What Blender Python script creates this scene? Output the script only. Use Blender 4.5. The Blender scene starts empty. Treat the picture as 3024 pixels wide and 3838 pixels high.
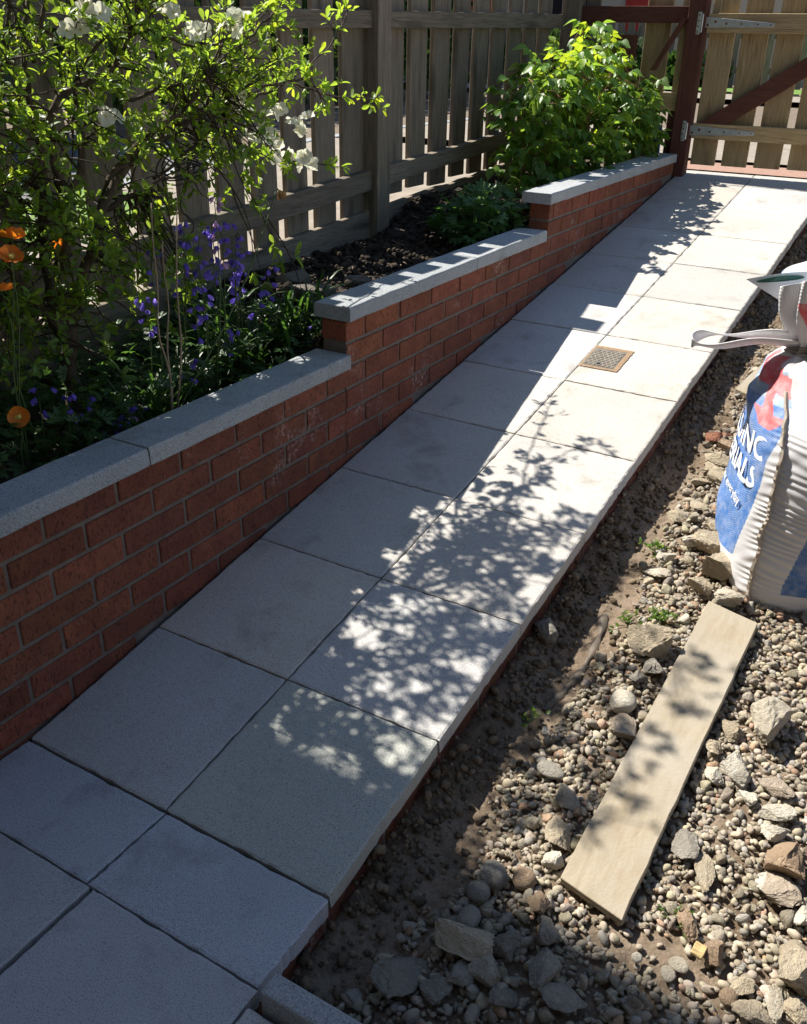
import bpy, bmesh, math, random
import numpy as np
from mathutils import Vector, Matrix

# ------------------------------------------------------------------ camera, sky, sun, exposure
scene = bpy.context.scene
COL = scene.collection
cam_data = bpy.data.cameras.new('camera')
cam = bpy.data.objects.new('camera', cam_data)
COL.objects.link(cam)
cam.location = (1.6496, -1.0334, 1.5128)
cam.rotation_euler = (1.0958, -0.0173, 0.5403)
cam_data.sensor_fit = 'VERTICAL'
cam_data.sensor_height = 24.0
cam_data.lens = 24.0 * 3452.84 / 3838.0
cam_data.shift_y = 11.6 / 3838.0
cam_data.clip_start = 0.02
cam_data.clip_end = 500.0
scene.camera = cam

SUN_TRAVEL = Vector((1.0, -0.09, -1.205))
SUN_ELEV = math.atan2(1.205, math.hypot(1.0, 0.09))
world = bpy.data.worlds.new('World')
scene.world = world
world.use_nodes = True
wn = world.node_tree
sky = wn.nodes.new('ShaderNodeTexSky')
sky.sky_type = 'NISHITA'
sky.sun_disc = False
sky.sun_elevation = SUN_ELEV
sky.sun_rotation = math.radians(-84.9)
sky.air_density = 1.0
sky.dust_density = 0.2
wn.nodes['Background'].inputs['Strength'].default_value = 0.076
wn.links.new(sky.outputs[0], wn.nodes['Background'].inputs[0])

sun_data = bpy.data.lights.new('sun', 'SUN')
sun_data.energy = 5.0
sun_data.angle = math.radians(0.53)
sun_data.color = (1.0, 0.95, 0.86)
sun = bpy.data.objects.new('sun', sun_data)
sun.rotation_euler = SUN_TRAVEL.to_track_quat('-Z', 'Y').to_euler()
sun.location = (-8, 1, 12)
COL.objects.link(sun)

scene.view_settings.view_transform = 'Standard'
scene.view_settings.look = 'None'
scene.view_settings.exposure = 1.02
scene.view_settings.gamma = 1.0
scene.render.engine = 'CYCLES'
scene.cycles.use_denoising = True
scene.cycles.max_bounces = 8
scene.cycles.transparent_max_bounces = 6
scene.cycles.diffuse_bounces = 4

rng = np.random.default_rng(7)
random.seed(7)

# ------------------------------------------------------------------ small helpers
def link_obj(o, parent=None):
    COL.objects.link(o)
    if parent is not None:
        o.parent = parent
    return o

def tag(o, label=None, category=None, group=None, kind=None):
    if label: o['label'] = label
    if category: o['category'] = category
    if group: o['group'] = group
    if kind: o['kind'] = kind
    return o

def thing(name, loc, label, category, group=None, kind=None):
    o = bpy.data.objects.new(name, None)
    o.empty_display_size = 0.05
    o.location = loc
    link_obj(o)
    return tag(o, label, category, group, kind)

class MB:
    """collects vertices, faces, colours and material slots of one mesh"""
    def __init__(s):
        s.v = []; s.f = []; s.c = []; s.m = []; s.n = 0
    def add(s, verts, faces, col=(1, 1, 1), mi=0):
        verts = np.asarray(verts, float).reshape(-1, 3)
        s.v.append(verts)
        k = s.n
        s.f.extend([tuple(int(i) + k for i in f) for f in faces])
        s.m.extend([mi] * len(faces))
        c = np.asarray(col, float)
        if c.ndim == 1: c = np.tile(c, (len(verts), 1))
        s.c.append(c)
        s.n += len(verts)
    def box(s, x0, x1, y0, y1, z0, z1, col=(1, 1, 1), mi=0):
        v = [(x, y, z) for x in (x0, x1) for y in (y0, y1) for z in (z0, z1)]
        s.add(v, [(0, 1, 3, 2), (4, 6, 7, 5), (0, 4, 5, 1), (2, 3, 7, 6), (0, 2, 6, 4), (1, 5, 7, 3)], col, mi)
    def hexa(s, p, col=(1, 1, 1), mi=0):
        """8 points: bottom quad then top quad, both counter-clockwise"""
        s.add(p, [(3, 2, 1, 0), (4, 5, 6, 7), (0, 1, 5, 4), (1, 2, 6, 5), (2, 3, 7, 6), (3, 0, 4, 7)], col, mi)
    def tube(s, pts, rad, k=6, col=(1, 1, 1), mi=0, cap=True):
        pts = np.asarray(pts, float)
        n = len(pts)
        rad = np.full(n, rad) if np.isscalar(rad) else np.asarray(rad, float)
        t = np.gradient(pts, axis=0)
        t /= np.linalg.norm(t, axis=1, keepdims=True) + 1e-9
        up = np.array([0.31, 0.17, 0.93])
        if abs(t[0] @ up) > 0.9: up = np.array([1.0, 0.1, 0])
        rings = []
        u = up - (up @ t[0]) * t[0]; u /= np.linalg.norm(u)
        for i in range(n):
            u = u - (u @ t[i]) * t[i]; u /= np.linalg.norm(u) + 1e-9
            w = np.cross(t[i], u)
            a = np.arange(k) * 2 * np.pi / k
            rings.append(pts[i] + rad[i] * (np.cos(a)[:, None] * u + np.sin(a)[:, None] * w))
        V = np.concatenate(rings)
        F = []
        for i in range(n - 1):
            for j in range(k):
                F.append((i * k + j, i * k + (j + 1) % k, (i + 1) * k + (j + 1) % k, (i + 1) * k + j))
        if cap:
            F.append(tuple(range(k))[::-1]); F.append(tuple((n - 1) * k + j for j in range(k)))
        s.add(V, F, col, mi)
    def build(s, name, mats, parent=None, smooth=False, bevel=0.0, seg=2, kind=None, origin=None):
        V = np.concatenate(s.v) if s.v else np.zeros((0, 3))
        if origin is None:
            origin = np.array(parent.location) if parent is not None else np.zeros(3)
            if parent is not None and parent.parent is not None:
                origin = origin + np.array(parent.parent.location)
        V = V - np.asarray(origin, float)
        me = bpy.data.meshes.new(name)
        me.from_pydata(V.tolist(), [], s.f)
        if not isinstance(mats, (list, tuple)): mats = [mats]
        for m in mats: me.materials.append(m)
        if len(mats) > 1: me.polygons.foreach_set('material_index', s.m)
        ca = me.color_attributes.new('Col', 'FLOAT_COLOR', 'POINT')
        C4 = np.ones((len(V), 4)); C4[:, :3] = np.concatenate(s.c)
        ca.data.foreach_set('color', C4.ravel())
        if smooth: me.polygons.foreach_set('use_smooth', [True] * len(s.f))
        me.update()
        o = bpy.data.objects.new(name, me)
        link_obj(o, parent)
        if kind: o['kind'] = kind
        if bevel:
            b = o.modifiers.new('bevel', 'BEVEL'); b.width = bevel; b.segments = seg
            b.limit_method = 'ANGLE'; b.angle_limit = math.radians(35)
        return o

def bulk(name, base_v, base_f, mats3, trans, cols, material, parent=None, smooth=False, kind=None, variants=None):
    """many copies of one small shape in one mesh; mats3 (N,3,3), trans (N,3), cols (N,3)"""
    if base_v is None: base_v = variants[0]
    N = len(trans); n = len(base_v); fm = np.asarray(base_f)
    if variants is None:
        V = np.einsum('nij,vj->nvi', mats3, base_v) + trans[:, None, :]
    else:
        bv = np.stack(variants)[rng.integers(0, len(variants), N)]
        V = np.einsum('nij,nvj->nvi', mats3, bv) + trans[:, None, :]
    V = V.reshape(-1, 3)
    if parent is not None:
        o_ = np.array(parent.location)
        V = V - o_
    k = fm.shape[1]
    F = (fm[None] + (np.arange(N) * n)[:, None, None]).reshape(-1)
    nf = N * len(fm)
    me = bpy.data.meshes.new(name)
    me.vertices.add(len(V)); me.vertices.foreach_set('co', V.ravel())
    me.loops.add(len(F)); me.loops.foreach_set('vertex_index', F)
    me.polygons.add(nf)
    me.polygons.foreach_set('loop_start', np.arange(nf) * k)
    try: me.polygons.foreach_set('loop_total', np.full(nf, k))
    except Exception: pass
    if smooth: me.polygons.foreach_set('use_smooth', np.ones(nf, bool))
    me.update(calc_edges=True)
    me.validate()
    ca = me.color_attributes.new('Col', 'FLOAT_COLOR', 'POINT')
    C4 = np.ones((len(V), 4)); C4[:, :3] = np.repeat(cols, n, axis=0)
    ca.data.foreach_set('color', C4.ravel())
    me.materials.append(material)
    o = bpy.data.objects.new(name, me)
    link_obj(o, parent)
    if kind: o['kind'] = kind
    return o

def unit(a):
    a = np.asarray(a, float)
    return a / (np.linalg.norm(a, axis=-1, keepdims=True) + 1e-9)

def frames(y_axis, up_hint):
    """(N,3,3) column frames: local y along y_axis, local z near up_hint"""
    y = unit(y_axis)
    z = up_hint - np.sum(up_hint * y, axis=1, keepdims=True) * y
    z = unit(z)
    x = np.cross(y, z)
    return np.stack([x, y, z], axis=2)

def vnoise(x, y, seed=0):
    """smooth 2-D value noise in 0..1"""
    x = np.asarray(x, float); y = np.asarray(y, float)
    xi = np.floor(x).astype(int); yi = np.floor(y).astype(int)
    fx = x - xi; fy = y - yi
    fx = fx * fx * (3 - 2 * fx); fy = fy * fy * (3 - 2 * fy)
    def h(a, b):
        n = (a * 374761393 + b * 668265263 + seed * 974711) & 0x7fffffff
        n = ((n ^ (n >> 13)) * 1274126177) & 0x7fffffff
        return ((n ^ (n >> 16)) & 0xffff) / 65535.0
    return (h(xi, yi) * (1 - fx) + h(xi + 1, yi) * fx) * (1 - fy) + (h(xi, yi + 1) * (1 - fx) + h(xi + 1, yi + 1) * fx) * fy

def fbm(x, y, seed=0, oct=4):
    s = 0; a = 0.5; t = 0
    for i in range(oct):
        s = s + a * vnoise(x * 2 ** i, y * 2 ** i, seed + i * 17); t += a; a *= 0.55
    return s / t

# ------------------------------------------------------------------ materials
class NT:
    def __init__(s, name):
        s.mat = bpy.data.materials.new(name); s.mat.use_nodes = True
        s.t = s.mat.node_tree; s.n = s.t.nodes
        s.p = s.n['Principled BSDF']
        s.out = s.n['Material Output']
    def new(s, typ, **kw):
        nd = s.n.new(typ)
        for k, v in kw.items(): setattr(nd, k, v)
        return nd
    def put(s, sock, v):
        if isinstance(v, bpy.types.NodeSocket): s.t.links.new(v, sock)
        else:
            if sock.type == 'RGBA' and len(v) == 3: v = (*v, 1)
            sock.default_value = v
    def coord(s, scale=(1, 1, 1), offset_random=False):
        tc = s.new('ShaderNodeTexCoord')
        mp = s.new('ShaderNodeMapping')
        s.put(mp.inputs['Vector'], tc.outputs['Object'])
        mp.inputs['Scale'].default_value = scale
        if offset_random:
            oi = s.new('ShaderNodeObjectInfo')
            m = s.new('ShaderNodeMath', operation='MULTIPLY'); s.put(m.inputs[0], oi.outputs['Random']); m.inputs[1].default_value = 37.0
            s.put(mp.inputs['Location'], m.outputs[0])
        return mp.outputs[0]
    def noise(s, vec, scale, detail=4, rough=0.55, dist=0.0):
        nd = s.new('ShaderNodeTexNoise')
        if vec is not None: s.put(nd.inputs['Vector'], vec)
        nd.inputs['Scale'].default_value = scale; nd.inputs['Detail'].default_value = detail
        nd.inputs['Roughness'].default_value = rough; nd.inputs['Distortion'].default_value = dist
        return nd.outputs['Fac']
    def voro(s, vec, scale, feature='F1', out='Distance'):
        nd = s.new('ShaderNodeTexVoronoi', feature=feature)
        if vec is not None: s.put(nd.inputs['Vector'], vec)
        nd.inputs['Scale'].default_value = scale
        return nd.outputs[out]
    def ramp(s, fac, a, b, c0=0.0, c1=1.0):
        nd = s.new('ShaderNodeMapRange')
        s.put(nd.inputs[0], fac)
        nd.inputs[1].default_value = a; nd.inputs[2].default_value = b
        nd.inputs[3].default_value = c0; nd.inputs[4].default_value = c1
        return nd.outputs[0]
    def mix(s, fac, a, b, blend='MIX'):
        nd = s.new('ShaderNodeMix', data_type='RGBA', blend_type=blend)
        s.put(nd.inputs[0], fac); s.put(nd.inputs[6], a); s.put(nd.inputs[7], b)
        return nd.outputs[2]
    def math(s, op, a, b=0.0):
        nd = s.new('ShaderNodeMath', operation=op)
        s.put(nd.inputs[0], a); s.put(nd.inputs[1], b)
        return nd.outputs[0]
    def attr(s, name='Col'):
        nd = s.new('ShaderNodeAttribute'); nd.attribute_name = name
        return nd.outputs['Color']
    def bump(s, height, strength=0.3, dist=0.01):
        nd = s.new('ShaderNodeBump')
        s.put(nd.inputs['Height'], height); nd.inputs['Strength'].default_value = strength; nd.inputs['Distance'].default_value = dist
        s.put(s.p.inputs['Normal'], nd.outputs[0])
        return nd
    def col(s, c): s.put(s.p.inputs['Base Color'], c)
    def rough(s, r): s.put(s.p.inputs['Roughness'], r)

def concrete(name, a, b, dirt, grain=470, bump=0.35):
    m = NT(name); v = m.coord()
    c = m.mix(m.ramp(m.noise(v, 3.2, 3), .3, .7), a, b)
    sp = m.noise(v, grain, 2, .6)
    c = m.mix(m.ramp(sp, .44, .65, 0, .7), c, [min(x * 1.55, .8) for x in b])
    c = m.mix(m.ramp(m.noise(v, grain * .6, 2), .555, .67, 0, .65), c, [x * .42 for x in a])
    st = m.ramp(m.noise(v, 5.5, 8, .7, .3), .54, .70, 0, .6)
    c = m.mix(st, c, dirt)
    sp2 = m.ramp(m.noise(v, 21, 5, .7), .66, .76, 0, .5)
    c = m.mix(sp2, c, [x * .6 for x in dirt])
    c = m.mix(1.0, c, m.attr(), 'MULTIPLY')
    m.col(c); m.rough(.93)
    h = m.math('ADD', m.noise(v, grain, 3, .65), m.math('MULTIPLY', m.noise(v, 60, 3), .6))
    m.bump(h, bump, .004)
    m.p.inputs['Specular IOR Level'].default_value = .25
    return m.mat

SLAB = concrete('paving_concrete', (.395, .376, .345), (.465, .446, .413), (.27, .245, .21))
COPING = concrete('coping_concrete', (.25, .262, .268), (.34, .352, .358), (.17, .175, .155), 360, .7)
FILLER = concrete('joint_filler', (.06, .055, .05), (.1, .09, .08), (.05, .045, .04), 200)

def brick_mat():
    m = NT('brick'); v = m.coord()
    c = m.mix(m.ramp(m.noise(v, 14, 4), .35, .65), (.195, .054, .026), (.265, .082, .040))
    c = m.mix(1.0, c, m.attr(), 'MULTIPLY')
    vs = m.coord((1, 1, .35))
    pits = m.ramp(m.noise(vs, 210, 2, .5), .60, .68)
    c = m.mix(m.ramp(m.noise(v, 3.3, 3), .5, .7, 0, .5), c, (.13, .045, .026))
    c = m.mix(m.ramp(m.noise(v, 60, 4, .7), .50, .68, 0, .55), c, (.11, .032, .02))
    c = m.mix(m.math('MULTIPLY', pits, .75), c, (.07, .022, .014))
    w = m.ramp(m.noise(v, 5.5, 2), .60, .70)
    w2 = m.ramp(m.noise(v, 75, 4, .75), .50, .62)
    c = m.mix(m.math('MULTIPLY', m.math('MULTIPLY', w, w2), .75), c, (.42, .31, .27))
    m.col(c); m.rough(.92)
    h = m.math('SUBTRACT', m.math('MULTIPLY', m.noise(v, 150, 4), .7), pits)
    m.bump(h, .9, .004)
    return m.mat
BRICK = brick_mat()

def mortar_mat():
    m = NT('mortar'); v = m.coord()
    c = m.mix(m.ramp(m.noise(v, 25, 4), .3, .7), (.12, .092, .075), (.19, .157, .13))
    m.col(c); m.rough(.95); m.bump(m.noise(v, 260, 4, .7), .5, .003)
    return m.mat
MORTAR = mortar_mat()

def wood(name, a, b, knot, axis, green=None, grey=0.0, var=.25):
    """axis = direction of the grain"""
    m = NT(name)
    sc = {'X': (2.0, 42, 42), 'Y': (42, 2.0, 42), 'Z': (42, 42, 2.0)}[axis]
    s2 = {'X': (2.2, 12, 12), 'Y': (12, 2.2, 12), 'Z': (12, 12, 2.2)}[axis]
    v = m.coord(sc, True); vk = m.coord(s2, True); v0 = m.coord((1, 1, 1), True)
    g = m.noise(v, 1.6, 6, .65, .6)
    c = m.mix(m.ramp(g, .34, .66), a, b)
    fine = m.noise(v, 5.0, 3, .6)
    c = m.mix(m.ramp(fine, .50, .66, 0, .65), c, [x * .45 for x in a])
    k = m.ramp(m.voro(vk, 1.0), .10, .34, 1, 0)
    c = m.mix(m.math('MULTIPLY', k, .75), c, knot)
    blot = m.ramp(m.noise(v0, 4.0, 5, .65), .46, .68, 0, .6)
    c = m.mix(blot, c, [x * .62 for x in b])
    if green: c = m.mix(m.ramp(m.noise(v0, 1.7, 3), .5, .8, 0, .5), c, green)
    oi = m.new('ShaderNodeObjectInfo')
    c = m.mix(1.0, c, m.mix(oi.outputs['Random'], (1 - var,) * 3, (1 + var * .3,) * 3), 'MULTIPLY')
    m.col(c); m.rough(.85)
    m.bump(m.math('ADD', g, m.math('MULTIPLY', fine, .6)), .8, .006)
    m.p.inputs['Specular IOR Level'].default_value = .3
    return m.mat
GREYWOOD = ((.18, .145, .108), (.285, .235, .178), (.055, .04, .028))
OLD_Z = wood('weathered_wood_upright', *GREYWOOD, 'Z', (.17, .18, .11))
OLD_Y = wood('weathered_wood_along', *GREYWOOD, 'Y', (.15, .16, .10))
NEWW = ((.35, .25, .125), (.46, .345, .19), (.15, .085, .04))
NEW_Z = wood('new_timber_upright', *NEWW, 'Z')
NEW_X = wood('new_timber_across', *NEWW, 'X')
def plank_mat():
    m = NT('dusty_plank'); v = m.coord((30, 1.6, 30)); v0 = m.coord()
    c = m.mix(m.ramp(m.noise(v, 1.5, 5, .6, .5), .35, .65), (.285, .235, .165), (.345, .295, .22))
    c = m.mix(m.ramp(m.noise(v0, 5, 5, .65), .40, .62, 0, .85), c, (.345, .31, .255))
    c = m.mix(m.ramp(m.noise(v0, 140, 3, .7), .60, .72, 0, .5), c, (.30, .25, .18))
    c = m.mix(m.ramp(m.noise(v0, 11, 5, .7), .60, .76, 0, .5), c, (.22, .18, .13))
    m.col(c); m.rough(.93); m.bump(m.math('ADD', m.noise(v0, 160, 4, .7), m.math('MULTIPLY', m.noise(v, 2, 4), .25)), .45, .004)
    m.p.inputs['Specular IOR Level'].default_value = .15
    return m.mat
PLANKW = plank_mat()
BROWN_Z = wood('brown_stained_wood_upright', (.10, .038, .026), (.14, .053, .035), (.07, .025, .018), 'Z', var=.1)
BROWN_X = wood('brown_stained_wood_across', (.10, .038, .026), (.14, .053, .035), (.07, .025, .018), 'X', var=.1)

def simple(name, a, b, scale=20, rough=.8, bump=.2, bscale=120, metal=0.0, attr=False, spec=.4, detail=4, bdist=.004):
    m = NT(name); v = m.coord()
    c = m.mix(m.ramp(m.noise(v, scale, detail), .32, .68), a, b)
    if attr: c = m.mix(1.0, c, m.attr(), 'MULTIPLY')
    m.col(c); m.rough(rough); m.p.inputs['Metallic'].default_value = metal
    m.p.inputs['Specular IOR Level'].default_value = spec
    if bump: m.bump(m.noise(v, bscale, 5, .65), bump, bdist)
    return m.mat

BED_SOIL = simple('bed_soil', (.020, .015, .011), (.060, .045, .032), 30, .95, .8, 90, bdist=.01)
def yard_soil():
    m = NT('yard_soil'); v = m.coord()
    c = m.mix(m.ramp(m.noise(v, 6, 5), .35, .65), (.19, .137, .092), (.31, .24, .175))
    c = m.mix(m.ramp(m.noise(v, 180, 3, .7), .56, .72, 0, .7), c, (.48, .42, .34))
    c = m.mix(m.ramp(m.noise(v, 60, 4, .6), .5, .68, 0, .6), c, (.13, .095, .065))
    m.col(c); m.rough(.96); m.bump(m.noise(v, 110, 6, .75), .9, .012)
    m.p.inputs['Specular IOR Level'].default_value = .15
    return m.mat
YARD = yard_soil()
def stone_mat(name, tint=(1, 1, 1), bump=1.0, bs=60):
    m = NT(name); v = m.coord(offset_random=True)
    c = m.mix(m.ramp(m.noise(v, 12, 5, .6), .3, .7), (.74, .70, .63), (1.14, 1.10, 1.02))
    c = m.mix(m.ramp(m.noise(v, 150, 3, .7), .58, .7, 0, .55), c, (.5, .46, .4))
    c = m.mix(m.ramp(m.noise(v, 90, 2, .5), .64, .74, 0, .6), c, (1.6, 1.6, 1.6))
    c = m.mix(1.0, c, m.attr(), 'MULTIPLY')
    m.col(c); m.rough(.93)
    m.bump(m.math('ADD', m.noise(v, bs, 6, .7), m.math('MULTIPLY', m.noise(v, bs * 4, 4, .7), .5)), bump, .011)
    m.p.inputs['Specular IOR Level'].default_value = .2
    return m.mat
RUBBLE = stone_mat('rubble_stone')
PEBBLE = stone_mat('pebble_stone', bump=.25, bs=120)

def leaf_mat(name, a, b, trans, tw=.45, rough=.42):
    m = NT(name)
    at = m.attr(); v = m.coord()
    c = m.mix(m.ramp(m.noise(v, 9, 3), .35, .65), a, b)
    c = m.mix(1.0, c, at, 'MULTIPLY')
    m.col(c); m.rough(rough); m.p.inputs['Specular IOR Level'].default_value = .45
    tr = m.new('ShaderNodeBsdfTranslucent')
    m.put(tr.inputs['Color'], m.mix(1.0, m.mix(.5, trans, trans), at, 'MULTIPLY'))
    mx = m.new('ShaderNodeMixShader'); mx.inputs[0].default_value = tw
    m.t.links.new(m.p.outputs[0], mx.inputs[1]); m.t.links.new(tr.outputs[0], mx.inputs[2])
    m.t.links.new(mx.outputs[0], m.out.inputs[0])
    return m.mat
SHRUB_LEAF = leaf_mat('shrub_leaf', (.055, .12, .019), (.125, .22, .034), (.48, .68, .06), .48)
BUSH_LEAF = leaf_mat('bramble_leaf', (.055, .13, .018), (.11, .21, .032), (.36, .56, .05), .42)
BED_LEAF = leaf_mat('geranium_leaf', (.028, .07, .016), (.05, .11, .022), (.14, .30, .04), .35)
BLADE = leaf_mat('blade_leaf', (.022, .055, .014), (.045, .095, .02), (.12, .26, .03), .3)
PETAL_W = leaf_mat('white_petal', (.74, .72, .60), (.80, .78, .70), (.85, .84, .68), .45, .6)
PETAL_O = leaf_mat('orange_petal', (.75, .20, .02), (.85, .27, .03), (.90, .28, .02), .4, .6)
PETAL_B = leaf_mat('violet_petal', (.20, .13, .60), (.28, .19, .75), (.40, .28, .95), .35, .6)
PETAL_P = leaf_mat('pink_petal', (.55, .34, .58), (.65, .44, .68), (.7, .45, .75), .35, .6)
STEMG = simple('green_stem', (.04, .075, .018), (.075, .12, .03), 30, .6, .1)
BARK = simple('bark', (.040, .028, .018), (.105, .078, .052), 45, .9, .7, 130, bdist=.006)
TWIG = simple('twig_bark', (.035, .025, .016), (.07, .05, .03), 60, .85, .3, 200)
CANE = simple('dry_cane', (.24, .17, .11), (.34, .26, .17), 60, .85, .3, 160)
STEEL = simple('galvanised_steel', (.50, .53, .55), (.66, .69, .71), 35, .42, .12, 220, .85)
RUST = simple('rusty_screw', (.10, .035, .02), (.2, .075, .03), 90, .8, .3, 300)
CABLE = simple('dark_cable', (.012, .012, .013), (.022, .022, .024), 40, .5, 0)
PLASTIC = simple('dusty_black_plastic', (.09, .07, .05), (.15, .12, .09), 30, .6, .4, 60)
BLUEPL = simple('blue_plastic', (.02, .035, .32), (.035, .06, .45), 20, .45, .1)
WHITEPL = simple('white_plastic', (.62, .64, .70), (.72, .73, .78), 20, .5, .1)
IRON = simple('cast_iron', (.11, .095, .08), (.20, .175, .145), 40, .8, .5, 160)
EARTHRIM = simple('sandy_mortar_rim', (.23, .15, .09), (.32, .22, .135), 50, .95, .6, 160)

# ------------------------------------------------------------------ ground heights
SL = 0.1619
def z_out(y):                       # street side: pavement, road, verge
    return 0.555 + 0.058 * np.clip(y, -12, 5.2) + 0.0 * np.clip(y - 5.2, 0, 99)
def z_yard(x, y):
    x = np.asarray(x, float); y = np.asarray(y, float)
    z = SL * y - 0.132
    z = z + 0.012 * np.clip((x - .98) / .2, 0, 1)
    z = z - 0.016 * np.exp(-((x - 1.03) / .055) ** 2) * (y < 2.4)
    z = z + 0.030 * np.exp(-((x - .89) / .045) ** 2) * (.4 + 1.2 * vnoise(y * 4, y * 0 + 2, 21))
    z = z + 0.022 * (fbm(x * 5, y * 5, 3, 3) - .5) * np.clip((x - .9) / .08, 0, 1)
    return z
def z_bed(x, y):
    y = np.asarray(y, float)
    s = lambda a, b: (lambda t: t * t * (3 - 2 * t))(np.clip((y - a) / (b - a), 0, 1))
    z = .475 + .185 * s(1.05, 1.75) + .15 * s(2.7, 3.3)
    return z + .05 * (fbm(np.asarray(x) * 7, y * 7, 5, 4) - .5)

def sheet(name, xs, ys, zf, material, kind='structure', smooth=True, cols=None):
    X, Y = np.meshgrid(xs, ys)
    Z = zf(X, Y)
    V = np.stack([X, Y, Z], -1).reshape(-1, 3)
    nx, ny = len(xs), len(ys)
    i = np.arange(nx - 1)[None] + (np.arange(ny - 1) * nx)[:, None]
    F = np.stack([i, i + 1, i + 1 + nx, i + nx], -1).reshape(-1, 4)
    me = bpy.data.meshes.new(name)
    me.vertices.add(len(V)); me.vertices.foreach_set('co', V.ravel())
    me.loops.add(F.size); me.loops.foreach_set('vertex_index', F.ravel())
    me.polygons.add(len(F)); me.polygons.foreach_set('loop_start', np.arange(len(F)) * 4)
    try: me.polygons.foreach_set('loop_total', np.full(len(F), 4))
    except Exception: pass
    if smooth: me.polygons.foreach_set('use_smooth', np.ones(len(F), bool))
    me.update(calc_edges=True); me.validate()
    ca = me.color_attributes.new('Col', 'FLOAT_COLOR', 'POINT')
    ca.data.foreach_set('color', np.ones(len(V) * 4))
    me.materials.append(material)
    o = bpy.data.objects.new(name, me); link_obj(o)
    if kind: o['kind'] = kind
    return o

TARMAC = simple('tarmac', (.10, .10, .105), (.16, .16, .165), 60, .9, .4, 300)
PAVING = simple('street_paving', (.22, .19, .155), (.30, .26, .21), 8, .9, .3, 200)
REDPAVE = simple('red_block_paving', (.27, .16, .12), (.35, .22, .17), 30, .9, .3, 120)
GRASSM = simple('grass_green', (.09, .17, .03), (.16, .27, .05), 25, .9, .8, 200)
EARTH = simple('plain_earth', (.13, .10, .07), (.19, .15, .11), 10, .95, .3, 60)

# far ground: one sheet to the horizon with the garden sunk into it
def zf_ground(X, Y):
    z = z_out(Y) - .06
    garden = (X > -.9) & (X < 3.4) & (Y < 5.12) & (Y > -4.5)
    return np.where(garden, np.minimum(SL * Y - .45, .3), z)
sheet('ground', np.array([-250, -60, -20, -6, -.88, -.87, .4, 1.8, 3.38, 3.41, 20, 250.]),
      np.array([-250, -40, -4.52, -4.48, -2, 0, 2, 4, 5.05, 5.16, 7, 20, 60, 250.]), zf_ground, EARTH, smooth=False)
sheet('pavement', np.linspace(-2.7, -.89, 8), np.linspace(-6, 5.15, 24), lambda X, Y: z_out(Y), PAVING)
sheet('street_pavement', np.linspace(-2.7, 6, 10), np.array([5.56, 6.2, 7.0, 7.9]), lambda X, Y: z_out(Y), PAVING)
sheet('red_paving', np.linspace(-.3, 3.0, 8), np.array([5.135, 5.3, 5.56]), lambda X, Y: z_out(Y) - .018, REDPAVE)
sheet('road', np.linspace(-8.4, -2.82, 6), np.linspace(-10, 8.05, 20), lambda X, Y: z_out(Y) - .10, TARMAC)
sheet('far_road', np.linspace(-8.4, 12, 6), np.array([8.05, 10, 13.4]), lambda X, Y: z_out(Y) - .096, TARMAC)
sheet('far_pavement', np.linspace(-9, 12, 6), np.array([13.5, 14.2, 15.2]), lambda X, Y: z_out(Y) + .01, PAVING)
kb = MB()
for i in range(14):
    y0, y1 = -6 + i, -6 + i + .99
    z0 = float(z_out(y0)); z1 = float(z_out(y1))
    kb.hexa([(-2.82, y0, z0 - .2), (-2.705, y0, z0 - .2), (-2.705, y1, z1 - .2), (-2.82, y1, z1 - .2),
             (-2.82, y0, z0 + .006), (-2.705, y0, z0 + .006), (-2.705, y1, z1 + .006), (-2.82, y1, z1 + .006)])
kb.build('kerb', COPING, bevel=.008, kind='structure')
# grass verge across the road and by the fence on the left
gv = sheet('grass_verge', np.linspace(-9, 12, 12), np.array([15.25, 15.8, 16.4, 17.2]), lambda X, Y: z_out(Y) + .03 + .02 * vnoise(X * 3, Y * 3), GRASSM)
sheet('grass_strip', np.linspace(-2.68, -1.95, 6), np.linspace(-5, 2.75, 20), lambda X, Y: z_out(Y) + .02 + .02 * vnoise(X * 5, Y * 5), GRASSM)

# ------------------------------------------------------------------ garden soil and yard soil
sheet('garden_bed', np.linspace(-.838, -.045, 70), np.linspace(-1.6, 4.96, 420), lambda X, Y: z_bed(X, Y) + .035 * (fbm(X * 28, Y * 28, 9, 3) - .5), BED_SOIL)
def zf_yard(X, Y):
    z = z_yard(X, Y)
    rough = .022 * (fbm(X * 22, Y * 22, 11, 4) - .5) + .012 * (fbm(X * 90, Y * 90, 12, 2) - .5)
    return z + rough * np.clip((X - .87) / .05, .2, 1)
sheet('yard_ground', np.linspace(.872, 1.9, 150), np.linspace(-.20, 5.1, 640), zf_yard, YARD)
sheet('yard_soil', np.linspace(1.9, 3.4, 16), np.linspace(-.2, 5.1, 40), zf_yard, YARD)

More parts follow.
